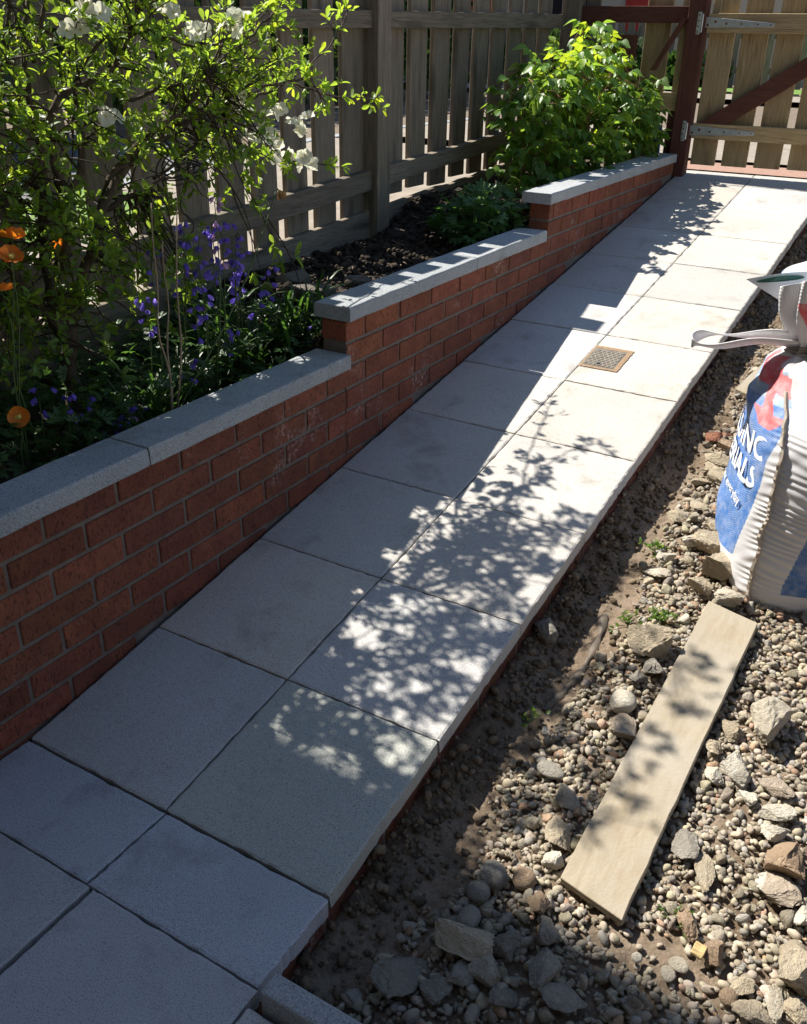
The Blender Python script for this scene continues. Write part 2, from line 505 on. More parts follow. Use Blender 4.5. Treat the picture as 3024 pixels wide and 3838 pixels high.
# ------------------------------------------------------------------ path: two columns of slabs up the slope, level landing below
def slab(mb, p00, p10, p11, p01, th=.042, tint=1.0, n=22, rough=.0016):
    """slab from four top corners, slightly chipped edges"""
    p00, p10, p11, p01 = [np.array(p, float) for p in (p00, p10, p11, p01)]
    def par(L):
        w = .006 / L
        return np.concatenate([[0, w], np.linspace(0, 1, n)[1:-1], [1 - w, 1]])
    U, V = np.meshgrid(par(np.linalg.norm(p10 - p00)), par(np.linalg.norm(p01 - p00)))
    n = n + 2
    P = (p00 * ((1 - U) * (1 - V))[..., None] + p10 * (U * (1 - V))[..., None] + p11 * (U * V)[..., None] + p01 * ((1 - U) * V)[..., None])
    nrm = np.cross(p10 - p00, p01 - p00); nrm /= np.linalg.norm(nrm)
    c = P.mean((0, 1))
    edge = (U == 0) | (U == 1) | (V == 0) | (V == 1)
    inw = c - P; inw /= np.linalg.norm(inw, axis=-1, keepdims=True) + 1e-9
    j = rng.random(U.shape) ** 3 * rough * 2.2
    P = P + inw * np.where(edge, j, 0)[..., None]
    P = P - nrm * np.where(edge, .0016 + rng.random(U.shape) ** 2 * .002, 0)[..., None]
    idx = np.arange(n * n).reshape(n, n)
    F = [(idx[a, b], idx[a, b + 1], idx[a + 1, b + 1], idx[a + 1, b]) for a in range(n - 1) for b in range(n - 1)]
    ring = list(idx[0, :]) + list(idx[1:, -1]) + list(idx[-1, -2::-1]) + list(idx[-2:0:-1, 0])
    Vt = P.reshape(-1, 3)
    bot = Vt[ring] - nrm * th
    Vall = np.concatenate([Vt, bot]); m = len(ring)
    for a in range(m):
        b = (a + 1) % m
        F.append((ring[b], ring[a], n * n + a, n * n + b))
    mb.add(Vall, F, np.array([tint, tint, tint]) if np.isscalar(tint) else np.array(tint))

PY, PX = .4443, .4406
def zr(y): return SL * y
path = MB()
tints = [(.97, .95, .93), (1.0, .99, .99), (.93, .95, .99), (1.03, 1.02, 1.0), (.96, .96, .97), (1.0, .97, .94)]
X0, XC, X1 = .006, .449, .889
g = .0019
for r in range(12):
    ya = r * PY; yb = (r + 1) * PY if r < 11 else 5.125
    for cidx, (xa, xb) in enumerate(((X0, XC), (XC, X1))):
        t = np.array(tints[(r * 5 + cidx * 3 + r // 3) % 6]) * rng.uniform(.90, 1.06)
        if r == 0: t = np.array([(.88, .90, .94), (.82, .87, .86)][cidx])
        dz = rng.uniform(-.0015, .0015, 4)
        slab(path, (xa + g, ya + g, zr(ya + g) + dz[0]), (xb - g, ya + g, zr(ya + g) + dz[1]),
             (xb - g, yb - g, zr(yb - g) + dz[2]), (xa + g, yb - g, zr(yb - g) + dz[3]), tint=t)
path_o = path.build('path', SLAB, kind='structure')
landing = MB()
# half row, then full rows running on to the right in front of the edging stone
def lslab(xa, xb, ya, yb, t):
    dz = rng.uniform(-.001, .001, 4)
    slab(landing, (xa + g, ya + g, dz[0]), (xb - g, ya + g, dz[1]), (xb - g, yb - g, dz[2]), (xa + g, yb - g, dz[3]), tint=np.array(t))
lslab(.006, .455, -.228, -.002, (.76, .82, .94)); lslab(.455, .893, -.228, -.002, (.80, .86, 1.0))  # darker, bluer tints put the landing's blue shade into the slab colour
yy = -.228
for r in range(4):
    for k, (xa, xb) in enumerate(((-.0, .47), (.47, .897))):
        if r == 0: lslab(xa + .006, xb, yy - .446, yy, (.80, .84, .93) if k else (.77, .80, .86))  # first full row carries the shade in its tint as well
        else: lslab(xa + .006, xb, yy - .446, yy, tints[(r + k) % 6])
    for k in range(3):
        xa = .897 + k * .446
        lslab(xa, xa + .446, (yy if r else -.262) - (.446 if r else .412), yy if r else -.262, (.98, .99, 1.03))
    yy -= .446
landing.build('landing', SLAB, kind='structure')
# bedding under the slabs (dark joints)
bd = MB()
bd.hexa([(.0, -.0, -.4), (.868, -.0, -.4), (.868, 5.12, zr(5.12) - .4), (.0, 5.12, zr(5.12) - .4),
         (.0, -.0, -.019), (.868, -.0, -.019), (.868, 5.12, zr(5.12) - .019), (.0, 5.12, zr(5.12) - .019)])
bd.box(-.0, .868, -.26, -.002, -.4, -.019)
bd.box(-.0, 2.25, -2.02, -.262, -.4, -.019)
bd.build('path_bedding', FILLER, kind='structure')
# brick course carrying the right edge of the path
def bcol():
    t = rng.uniform(.78, 1.12)
    return np.array([t, t * rng.uniform(.90, 1.06), t * rng.uniform(.88, 1.08)])
eb = MB(); em = MB()
y = -.22
while y < 5.1:
    y1 = y + .214
    f = (lambda yy_: zr(yy_) if yy_ > 0 else 0.0)
    eb.hexa([(.780, y, f(y) - .115), (.879, y, f(y) - .115), (.879, y1, f(y1) - .115), (.780, y1, f(y1) - .115),
             (.780, y, f(y) - .047), (.879, y, f(y) - .047), (.879, y1, f(y1) - .047), (.780, y1, f(y1) - .047)], bcol() * np.array([.52, .56, .58]))  # colour darkened for dirt and to carry the shade under the path edge
    y += .225
em.hexa([(.780, -.22, -.3), (.8765, -.22, -.3), (.8765, 0, -.3), (.780, 0, -.3), (.780, -.22, -.043), (.8765, -.22, -.043), (.8765, 0, -.043), (.780, 0, -.043)])
em.hexa([(.780, 0, -.3), (.8765, 0, -.3), (.8765, 5.1, zr(5.1) - .3), (.780, 5.1, zr(5.1) - .3), (.780, 0, -.043), (.8765, 0, -.043), (.8765, 5.1, zr(5.1) - .043), (.780, 5.1, zr(5.1) - .043)])
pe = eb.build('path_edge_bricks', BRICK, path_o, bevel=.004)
pm = em.build('path_edge_mortar', MORTAR, path_o)

# edging stone beside the landing
t = thing('edging_stone', (.92, -.23, -.1), 'narrow grey concrete edging stone set upright beside the lowest path corner', 'edging')
e = MB(); e.box(.918, 2.1, -.252, -.206, -.16, .04)
e.build('stone_block', COPING, t, bevel=.005)

# ------------------------------------------------------------------ brick wall with stepped coping
wall = thing('brick_wall', (-.06, 1.7, .3), 'low red brick retaining wall with stepped grey concrete coping along the left of the path', 'wall')
def zsh(y): return .007 * y
STEP = .156; TOP0 = .540
secs = [(-2.0, 1.384, TOP0), (1.384, 3.02, TOP0 + STEP), (3.02, 4.945, TOP0 + 2 * STEP)]
bm_ = MB(); mm_ = MB()
WT = .098
for (ya, yb, top) in secs:
    mm_.hexa([(-WT + .006, ya + .004, -.4), (-.005, ya + .004, -.4), (-.005, yb - .004 if yb < 4.9 else yb, -.4), (-WT + .006, yb - .004 if yb < 4.9 else yb, -.4),
              (-WT + .006, ya + .004, top + zsh(ya)), (-.005, ya + .004, top + zsh(ya)), (-.005, yb - .004 if yb < 4.9 else yb, top + zsh(yb)), (-WT + .006, yb - .004 if yb < 4.9 else yb, top + zsh(yb))])
CP = .0757
for c in range(0, 13):           # course c counted downward from the highest course
    zt = TOP0 + 2 * STEP - c * .0775
    # which stretch of wall carries this course
    ya = 3.02 if c < 2 else (1.384 if c < 4 else -2.0)
    off = .0362 + (0.0 if c % 2 else .1124)
    k = math.floor((ya - off) / .2247) - 1
    while True:
        y0 = off + k * .2247 + .005; y1 = off + (k + 1) * .2247 - .005
        k += 1
        if y1 <= ya + .012: continue
        if y0 >= 4.94: break
        y0 = max(y0, ya); y1 = min(y1, 4.945)
        if y1 - y0 < .012: continue
        z1 = zt - .002; z0 = z1 - .066
        if zr(y1) > z1 + .02: continue
        jx = rng.uniform(-.0012, .0012)
        cc = bcol()
        if y0 < 1.0 and rng.random() < .6: cc = cc * .85  # most near bricks darkened, the shade by the landing put into their colour
        bm_.hexa([(-WT, y0, z0 + zsh(y0)), (jx, y0, z0 + zsh(y0)), (jx, y1, z0 + zsh(y1)), (-WT, y1, z0 + zsh(y1)),
                  (-WT, y0, z1 + zsh(y0)), (jx, y0, z1 + zsh(y0)), (jx, y1, z1 + zsh(y1)), (-WT, y1, z1 + zsh(y1))], cc)
bm_.build('brickwork', BRICK, wall, bevel=.004)
mm_.build('mortar_joints', MORTAR, wall)
def coping(y0, y1, top, tint):
    m = MB(); n = max(8, int((y1 - y0) / .045))
    ys = np.linspace(y0 + .0025, y1 - .0025, n)
    prof = [(-.121, 0), (.021, 0), (.0225, .006), (.0225, .042), (.019, .048), (-.116, .048), (-.121, .042), (-.121, .006)]
    V = []
    for yv in ys:
        for (px, pz) in prof:
            j = rng.normal(0, .0006, 2)
            V.append((px + j[0], yv, top + zsh(yv) + pz + j[1]))
    kf = len(prof); F = []
    for i in range(n - 1):
        for a in range(kf):
            b = (a + 1) % kf
            F.append((i * kf + b, i * kf + a, (i + 1) * kf + a, (i + 1) * kf + b))
    F.append(tuple(range(kf))); F.append(tuple((n - 1) * kf + a for a in range(kf))[::-1])
    m.add(V, F, tint)
    return m.build('coping_stone', COPING, wall, bevel=.002)
e_ = .004
coping(-1.35, -.44, TOP0 + e_, (.95, .97, 1.0)); coping(-.44, .47, TOP0 + e_, (.97, .98, 1.0)); coping(.47, 1.382, TOP0 + e_, (1, 1, 1))
coping(1.372, 2.272, TOP0 + STEP + e_, (.98, .99, 1)); coping(2.272, 2.966, TOP0 + STEP + e_, (1.05, 1.05, 1.05))
coping(2.972, 3.878, TOP0 + 2 * STEP + e_, (1.02, 1.02, 1.03)); coping(3.878, 4.91, TOP0 + 2 * STEP + e_, (1.06, 1.06, 1.06))

# ------------------------------------------------------------------ inspection cover let into a slab
dc = thing('drain_cover', (.525, 2.45, zr(2.45)), 'small square cast iron inspection cover with diamond tread set in a path slab', 'drain cover')
Zt = np.array([0, -SL, 1.0]); Zt /= np.linalg.norm(Zt)
def onramp(x, y, h): return (x - 0 * h, y + Zt[1] * h, zr(y) + Zt[2] * h)
def rbox(mb, x0, x1, y0, y1, h0, h1, col=(1, 1, 1)):
    mb.hexa([onramp(x0, y0, h0), onramp(x1, y0, h0), onramp(x1, y1, h0), onramp(x0, y1, h0), onramp(x0, y0, h1), onramp(x1, y0, h1), onramp(x1, y1, h1), onramp(x0, y1, h1)], col)
m = MB()
xs_ = [(.447, .612)]
n = 20                                                  # sandy mortar rim, ragged outside
ring_o, ring_i = [], []
for side in range(4):
    for i in range(n):
        t_ = i / n
        a = {0: (.4505 + .158 * t_, 2.352), 1: (.6085, 2.352 + .198 * t_), 2: (.6085 - .158 * t_, 2.55), 3: (.4505, 2.55 - .198 * t_)}[side]
        b = {0: (.458 + .131 * t_, 2.366), 1: (.589, 2.366 + .162 * t_), 2: (.589 - .131 * t_, 2.528), 3: (.458, 2.528 - .162 * t_)}[side]
        j = rng.normal(0, .0012, 2)
        if side == 3: j[0] = abs(j[0]) * .2
        ring_o.append(onramp(a[0] + j[0], a[1] + j[1], .0034)); ring_i.append(onramp(b[0], b[1], .0036))
N4 = 4 * n
m.add(ring_o + ring_i, [(i, (i + 1) % N4, N4 + (i + 1) % N4, N4 + i) for i in range(N4)])
m.build('mortar_rim', EARTHRIM, dc)
m = MB(); rbox(m, .458, .589, 2.366, 2.528, -.006, .0030); fr = m.build('frame', IRON, dc)
m = MB(); rbox(m, .4635, .5835, 2.373, 2.517, -.004, .0042); pl = m.build('cover_plate', IRON, dc)
m = MB()
for k in range(-7, 8):                                  # raised diamond ribs
    for sgn in (1, -1):
        cx, cy = .5235 + k * .019, 2.445
        d = np.array([.5, .87 * sgn]); d /= np.linalg.norm(d); nn = np.array([-d[1], d[0]])
        pts = []
        ts = [t_ for t_ in np.linspace(-.14, .14, 113) if .465 < cx + d[0] * t_ < .582 and 2.375 < cy + d[1] * t_ < 2.515]
        if len(ts) < 4: continue
        a, b = ts[0], ts[-1]
        q = [np.array([cx, cy]) + d * a - nn * .0013, np.array([cx, cy]) + d * b - nn * .0013, np.array([cx, cy]) + d * b + nn * .0013, np.array([cx, cy]) + d * a + nn * .0013]
        h0, h1 = .004, .0058 + .0002 * sgn
        m.hexa([onramp(*p, h0) for p in q] + [onramp(*p, h1) for p in q], (1, 1, 1))
RIB = simple('worn_iron_rib', (.19, .165, .135), (.29, .255, .21), 60, .75, .3, 160)
m.build('tread_ribs', RIB, dc)
m = MB(); m.tube([onramp(.519, 2.391, .0038), onramp(.519, 2.391, .0072)], .0068, 12); m.build('lifting_hole', CABLE, dc)

# ------------------------------------------------------------------ weathered fence
fence = thing('fence', (-.83, 1.8, .7), 'weathered grey close-spaced timber fence behind the planted bed', 'fence')
def lz(y): return .928 + .055 * (y - 1.9)              # top of the lower rail
def lzb(y): return .838 + .062 * (y - 1.92)
def tz(y): return 1.612 + .0215 * (y - 1.94)
def tzb(y): return 1.546 + .0185 * (y - 1.96)
def gz(y): return .768 + .058 * (y - 2.29)
def pz(y): return 1.757 + .055 * (y - 1.9)
posts = [-1.45, .62, 2.832, 4.985]
for i, py in enumerate(posts):
    h = 1.845 + .055 * (py - 2.845) if i < 3 else 1.93
    m = MB(); x0, x1 = (-.872, -.764) if i < 3 else (-.815, -.700)
    pw = .055 if i < 3 else .048
    if i == 3: py = 4.99
    m.hexa([(x0, py - pw, .2), (x1, py - pw, .2), (x1, py + pw, .2), (x0, py + pw, .2), (x0, py - pw, h), (x1, py - pw, h), (x1, py + pw, h + .012), (x0, py + pw, h + .012)])
    m.build('post', OLD_Z, fence, bevel=.004)
for a, b in ((posts[0], posts[1]), (posts[1], posts[2]), (posts[2], posts[3])):
    y0, y1 = a + .056, b - .049
    for (ft, fb, x0, x1, nm) in ((lz, lzb, -.839, -.796, 'rail'), (tz, tzb, -.839, -.796, 'rail'), (gz, lambda q: .50 + .05 * q * 0 + .02 * q, -.838, -.808, 'gravel_board')):
        m = MB(); n = 9; ys = np.linspace(y0, y1, n)
        if nm == 'gravel_board': n = 26; ys = np.linspace(y0, y1, n)
        V = []; F = []
        for yv in ys:
            jt = rng.normal(0, .0012) if nm == 'rail' else (rng.uniform(-.022, .0) * (yv > 3.5) + rng.normal(0, .001))
            for (xx, zz) in ((x0, fb(yv)), (x1, fb(yv)), (x1, ft(yv) + jt), (x0, ft(yv) + jt)): V.append((xx, yv, zz))
        for i in range(n - 1):
            for q in range(4):
                r = (q + 1) % 4
                F.append((i * 4 + r, i * 4 + q, (i + 1) * 4 + q, (i + 1) * 4 + r))
        F += [(0, 1, 2, 3), ((n - 1) * 4 + 3, (n - 1) * 4 + 2, (n - 1) * 4 + 1, (n - 1) * 4)]
        m.add(V, F); m.build(nm, OLD_Y, fence, bevel=.003)
pal = []
yb = 2.548
while yb > posts[1] + .2: pal.append((yb - .150, yb)); yb -= .2095
pal.append((2.606, 2.774))
yb = posts[1] - .06
while yb > posts[0] + .1: pal.append((yb - .148, yb)); yb -= .209
for a, b in ((2.905, 3.135), (3.185, 3.355), (3.408, 3.585), (3.638, 3.797), (3.85, 4.012), (4.065, 4.222), (4.275, 4.435), (4.49, 4.65), (4.70, 4.87)):
    pal.append((a, b - .008))
for (a, b) in sorted(pal):
    m = MB()
    zt = pz(a) + rng.normal(0, .003); lean = rng.normal(0, .0035)
    zb = .55 if a < 2.8 else .852 + .018 * (a - 3.5) + rng.normal(0, .006)
    x0 = -.862 + rng.uniform(-.001, .001); x1 = -.8405
    n = 7; V = []; F = []
    warp = rng.normal(0, .0015, n)
    for i in range(n):
        zz = zb + (zt - zb) * i / (n - 1); s = lean * i / (n - 1)
        wv = warp[i] * .5
        for (xx, yv) in ((x0, a), (x1, a), (x1, b), (x0, b)): V.append((xx, yv + s + wv * (1 if yv == b else .4), zz))
    for i in range(n - 1):
        for q in range(4):
            r = (q + 1) % 4
            F.append((i * 4 + q, i * 4 + r, (i + 1) * 4 + r, (i + 1) * 4 + q))
    F += [(3, 2, 1, 0), ((n - 1) * 4, (n - 1) * 4 + 1, (n - 1) * 4 + 2, (n - 1) * 4 + 3)]
    m.add(V, F); m.build('pale', OLD_Z, fence, bevel=.002, seg=1)

# ------------------------------------------------------------------ gate, gate post, side panel
gp = thing('gate_post', (.005, 5.01, .79), 'thick dark red-brown timber gate post at the end of the brick wall', 'post')
m = MB(); m.hexa([(-.047, 4.965, .60), (.053, 4.965, .60), (.053, 5.06, .60), (-.047, 5.06, .60), (-.047, 4.965, 1.76), (.053, 4.965, 1.76), (.053, 5.06, 1.76), (-.047, 5.06, 1.76)])
m.build('post_body', BROWN_Z, gp, bevel=.004)
m = MB(); m.hexa([(-.049, 4.963, 1.757), (.055, 4.963, 1.757), (.055, 5.062, 1.757), (-.049, 5.062, 1.757), (-.035, 4.977, 1.766), (.041, 4.977, 1.766), (.041, 5.048, 1.766), (-.035, 5.048, 1.766)])
m.build('post_cap', OLD_Z, gp)
gate = thing('gate', (.5, 5.03, .88), 'new pale timber gate of upright boards with a dark red-brown diagonal brace', 'gate')
for k, (a, b) in enumerate(((.070, .215), (.256, .402), (.446, .592), (.636, .784), (.828, .976))):
    m = MB(); zb = .872 + .003 * k
    m.box(a, b, 5.045, 5.066, zb, 1.97 + rng.uniform(-.004, .004)); m.build('board', NEW_Z, gate, bevel=.002, seg=1)
for (z0, z1) in ((1.023, 1.107), (1.586, 1.686)):
    m = MB(); m.box(.062, .985, 5.0, 5.0435, z0, z1); m.build('rail', NEW_X, gate, bevel=.003)
m = MB()
br = [(.095, 1.1085), (.262, 1.1085), (.962, 1.5845), (.80, 1.5845)]
m.hexa([(br[0][0], 5.003, br[0][1]), (br[1][0], 5.003, br[1][1]), (br[1][0], 5.0435, br[1][1]), (br[0][0], 5.0435, br[0][1]),
        (br[3][0], 5.003, br[3][1]), (br[2][0], 5.003, br[2][1]), (br[2][0], 5.0435, br[2][1]), (br[3][0], 5.0435, br[3][1])])
m.build('diagonal_brace', BROWN_X, gate, bevel=.003)
for (zc, zp0, zp1, zt_, xe) in ((1.640, 1.578, 1.692, 1.628, .435), (1.066, 1.006, 1.119, 1.068, .430)):
    h = MB()
    h.box(.012, .034, 4.961, 4.9645, zp0, zp1)
    h.tube([(.040, 4.968, zp0 + .01), (.040, 4.968, zp1 - .01)], .0065, 8)
    h.hexa([(.046, 4.9965, zc - .028), (xe, 4.9965, zt_ - .010), (xe, 4.9995, zt_ - .010), (.046, 4.9995, zc - .028),
            (.046, 4.9965, zc + .028), (xe, 4.9965, zt_ + .010), (xe, 4.9995, zt_ + .010), (.046, 4.9995, zc + .028)])
    ho = h.build('strap_hinge', STEEL, gate, bevel=.0015)
    for (sx, sz, sr) in ((.066, -.012, .0075), (.108, .006, .0075), (.170, -.002, .0065), (.255, 0, .005), (.345, 0, .0045), (xe - .02, 0, .004)):
        zz = zc + (zt_ - zc) * sx / xe + sz
        s = MB(); s.tube([(sx, 4.9945, zz), (sx, 4.9968, zz)], sr, 10); s.build('screw', RUST, ho)
    for q in (.012, .040, .070, .098):
        s = MB(); s.tube([(.021, 4.9595, zp0 + q), (.021, 4.9612, zp0 + q)], .0045, 10); s.build('screw', RUST, ho)
sp = thing('side_fence', (-.4, 5.03, .85), 'narrow fence panel of new boards under a dark brown rail left of the gate post', 'fence panel')
m = MB(); m.box(-.699, -.049, 4.985, 5.025, 1.635, 1.722); m.build('top_rail', BROWN_X, sp, bevel=.003)
m = MB(); m.box(-.699, -.049, 4.99, 5.025, 1.168, 1.266); m.build('lower_rail', NEW_X, sp, bevel=.003)
for a, b, mt in ((-.308, -.155, NEW_Z), (-.100, -.052, NEW_Z), (-.69, -.60, OLD_Z)):
    m = MB(); m.box(a, b, 5.0265, 5.047, .86, 1.95); m.build('board', mt, sp, bevel=.002, seg=1)
m = MB(); m.box(-.50, -.335, 4.988, 5.0, 1.270, 1.572); m.build('brown_sheet', BROWN_Z, sp, bevel=.001)
m = MB(); m.hexa([(-.226, 4.955, 1.385), (-.196, 4.955, 1.385), (-.196, 4.984, 1.385), (-.226, 4.984, 1.385), (-.078, 4.955, 1.66), (-.048, 4.955, 1.66), (-.048, 4.984, 1.66), (-.078, 4.984, 1.66)])
m.build('diagonal_strut', BROWN_Z, sp)
m = MB(); m.box(-.095, -.051, 5.0, 5.03, .80, 1.167); m.build('low_board', BROWN_Z, sp)
bs = thing('plastic_strip', (-.13, 4.97, .85), 'bright blue plastic strip standing behind the wall end beside the gate post', 'plastic strip')
m = MB()
zs = np.linspace(.80, 1.09, 7); V = []; F = []
for i, zz in enumerate(zs):
    w = .024; b = .008 * math.sin(i * .9)
    V += [(-.128 - w, 4.955 + b, zz), (-.128, 4.948 + b, zz), (-.128 + w, 4.955 + b, zz), (-.128 + w, 4.958 + b, zz), (-.128, 4.951 + b, zz), (-.128 - w, 4.958 + b, zz)]
for i in range(6):
    for q in range(6): F.append((i * 6 + q, i * 6 + (q + 1) % 6, (i + 1) * 6 + (q + 1) % 6, (i + 1) * 6 + q))
F += [(5, 4, 3, 2, 1, 0), tuple(36 + q for q in range(6))]
m.add(V, F); m.build('strip', BLUEPL, bs)

# ------------------------------------------------------------------ across the street and off to the left
def roughcast(name, a, b): return simple(name, a, b, 40, .95, .6, 130)
CREAM = roughcast('cream_roughcast', (.46, .40, .30), (.56, .50, .39))
REDBR = simple('red_brick_distant', (.22, .075, .05), (.31, .11, .075), 60, .9, .3, 60)
ROOF = simple('slate_roof', (.06, .06, .065), (.10, .10, .11), 30, .8, .3, 60)
GLASS = simple('dark_glass', (.02, .025, .03), (.03, .035, .04), 5, .08, 0, spec=.6)
WHITEP = simple('white_paint', (.72, .72, .70), (.78, .78, .76), 10, .6, .05)
REDP = simple('red_paint', (.42, .035, .025), (.5, .05, .035), 10, .5, .05)
HEDGE = leaf_mat('hedge_leaf', (.03, .06, .015), (.05, .10, .02), (.10, .2, .03), .25)
def house(name, x0, x1, y0, y1, zb, h, wallm, label, face='y', wins=(), doors=(), pipes=()):
    t = thing(name, ((x0 + x1) / 2, (y0 + y1) / 2, zb), label, 'house')
    m = MB(); m.box(x0, x1, y0, y1, zb - .6, zb + h); m.build('wall', wallm, t)
    m = MB(); o = .35; rh = min(abs(y1 - y0), abs(x1 - x0)) * .38; ym = (y0 + y1) / 2
    if face == 'y':
        V = [(x0 - o, y0 - o, zb + h + .003), (x1 + o, y0 - o, zb + h + .003), (x1 + o, y1 + o, zb + h + .003), (x0 - o, y1 + o, zb + h + .003), (x0 - o, ym, zb + h + rh), (x1 + o, ym, zb + h + rh)]
        F = [(3, 2, 1, 0), (0, 1, 5, 4), (2, 3, 4, 5), (3, 0, 4), (1, 2, 5)]
    else:
        xm = (x0 + x1) / 2
        V = [(x0 - o, y0, zb + h + .003), (x1 + o, y0, zb + h + .003), (x1 + o, y1, zb + h + .003), (x0 - o, y1, zb + h + .003), (xm, y0, zb + h + rh), (xm, y1, zb + h + rh)]
        F = [(3, 2, 1, 0), (0, 1, 4), (1, 2, 5, 4), (2, 3, 5), (3, 0, 4, 5)]
    m.add(V, F); m.build('roof', ROOF, t)
    for (a, b, c, d) in wins:
        fm = MB(); gm = MB()
        if face == 'y':
            fm.box(a - .06, b + .06, y0 - .04, y0 - .003, c - .06, d + .06); gm.box(a, b, y0 - .05, y0 - .042, c, d)
        else:
            fm.box(x1 + .003, x1 + .04, a - .06, b + .06, c - .06, d + .06); gm.box(x1 + .042, x1 + .05, a, b, c, d)
        f = fm.build('window', WHITEP, t); gm.build('pane', GLASS, f)
    for (a, b, c, d) in doors:
        dm = MB(); dm.box(a, b, y0 - .05, y0 - .003, c, d); dm.build('door', REDP, t)
    for px in pipes:
        pm_ = MB(); pm_.tube([(px, y0 - .08, zb - .1), (px, y0 - .08, zb + h)], .045, 8); pm_.build('downpipe', WHITEP, t)
    return t
Z1 = float(z_out(6))
house('roughcast_house', -9.5, 9, 22, 30, Z1, 5.4, CREAM, 'cream roughcast house beyond the far green verge, seen over the gate', 'y',
      [(-8.3, -7.0, Z1 + .9, Z1 + 2.2), (-2.5, -1.2, Z1 + .9, Z1 + 2.2), (3, 4.3, Z1 + .9, Z1 + 2.2), (-5.6, -4.4, Z1 + 3.2, Z1 + 4.4)], [(-6.3, -5.4, Z1, Z1 + 2.05)], [-4.0])
house('brick_house', -19, -10.2, 7.5, 24, Z1 - .1, 5.5, REDBR, 'dark red brick house across the road, glimpsed between the weathered fence boards', 'x',
      [(9.5, 10.8, Z1 + .8, Z1 + 2.1), (14, 15.3, Z1 + .8, Z1 + 2.1), (18.5, 19.8, Z1 + .8, Z1 + 2.1)])
house('tall_house', -12.5, -6.0, -9.5, .90, .5, 9.4, REDBR, 'tall red brick house across the street to the left whose shadow covers the landing', 'x',
      [(-3, -1.8, 2, 3.4), (-6.5, -5.3, 2, 3.4), (-3, -1.8, 5, 6.4)])
ff = thing('distant_fence', (-2, 17.4, Z1), 'dark low timber fence behind the grass verge across the road', 'fence')
m = MB()
for i in range(95):
    x = -9 + i * .19
    m.box(x, x + .13, 17.4, 17.42, Z1 - .1, Z1 + 1.05 + rng.normal(0, .008))
m.build('boards', OLD_Z, ff)
m = MB(); m.box(-9, 9, 17.425, 17.46, Z1 + .25, Z1 + .35); m.box(-9, 9, 17.425, 17.46, Z1 + .8, Z1 + .9); m.build('rails', OLD_Z, ff)
def leafy(name, c, r, n, size, material, parent, tone=(.6, 1.2)):
    p = rng.normal(0, 1, (n, 3)); p = unit(p) * (rng.random((n, 1)) ** .4)
    P = np.array(c) + p * np.array(r)
    Fm = frames(rng.normal(0, 1, (n, 3)), rng.normal(0, 1, (n, 3)))
    s = size * rng.uniform(.6, 1.3, (n, 1, 1))
    tn = rng.uniform(*tone, (n, 1)) * np.array([[1, 1, 1]])
    q = np.array([(-.5, 0, 0), (.5, 0, 0), (.35, 1, .1), (-.35, 1, .1)]); 
    return bulk(name, q, [(0, 1, 2, 3)], Fm * s, P, tn, material, parent)
for (x, y, w, h, lb) in ((-8.9, 12.5, 1.6, 1.3, 'dark clipped hedge bush in front of the brick house across the road'), (-5.5, 16.9, 1.5, .8, 'dark green shrub at the foot of the distant fence, left of the gate gap'),
                         (-3.3, 16.9, .7, .5, 'small dark shrub against the distant fence across the road')):
    t = thing('hedge_bush', (x, y, Z1), lb, 'bush')
    m = MB(); m.tube([(x, y, Z1 - .1), (x + .05, y, Z1 + h * .6)], [.06, .03], 6); m.build('trunk', BARK, t)
    leafy('foliage', (x, y, Z1 + h * .55), (w, .5, h * .6), 2600, .11, HEDGE, t)

t = thing('garden_hedge', (-5.6, 3, .6), 'long dark hedge along the far side of the road behind the fence', 'hedge')
m = MB()
for k in range(24):
    yv = -6 + k * .8; m.tube([(-5.6, yv, float(z_out(yv)) - .2), (-5.6, yv + .1, float(z_out(yv)) + 1.0)], [.04, .02], 6)
m.build('stems', BARK, t)
n = 15000; X = rng.uniform(-6.0, -5.2, n); Y = rng.uniform(-6.5, 12.6, n); Zz = z_out(Y) + .0 + rng.random(n) ** .8 * (1.75 + .15 * vnoise(Y * 1.3, Y * 0, 4))
Fm = frames(rng.normal(0, 1, (n, 3)), rng.normal(0, 1, (n, 3))) * rng.uniform(.07, .15, (n, 1, 1))
bulk('foliage', np.array([(-.5, 0, 0), (.5, 0, 0), (.35, 1, .1), (-.35, 1, .1)]), [(0, 1, 2, 3)], Fm, np.stack([X, Y, Zz], 1), rng.uniform(.5, 1.1, (n, 1)) * np.ones((1, 3)), HEDGE, t)
house('unseen_house', -3.2, 7, -9, -2.35, .0, 5.2, CREAM, 'unseen cream roughcast house behind the viewer, added to hold skylight off the landing', 'y', [])  # added out of view to block sky and darken the landing

# ------------------------------------------------------------------ loose stones
def ico(sub):
    b = bmesh.new(); bmesh.ops.create_icosphere(b, subdivisions=sub, radius=1.0)
    v = np.array([x.co[:] for x in b.verts]); f = np.array([[q.index for q in p.verts] for p in b.faces]); b.free()
    return v, f
I1 = ico(1); I2 = ico(2); I3 = ico(3); I4 = ico(4)
def facet(v, ncut, lo=.55, hi=.9, r=rng):
    v = v.copy()
    for k in range(ncut):
        d = r.normal(0, 1, 3); d /= np.linalg.norm(d)
        c = r.uniform(lo, hi)
        s = v @ d
        over = s > c
        v[over] -= ((s[over] - c) * .93)[:, None] * d
    return v
def n3(v, f, seed):
    return vnoise(v[:, 0] * f + v[:, 2] * f * .7 + 7.3, v[:, 1] * f - v[:, 2] * f * .6 + 3.1, seed) - .5
PEB = [(I2[0] if k % 8 < 4 else facet(I2[0], 6, .6, .9)) * np.array([1, rng.uniform(.55, .95), rng.uniform(.42, .72)]) * (1 + .30 * n3(I2[0], 1.6, k))[:, None] for k in range(14)]
ANG = []
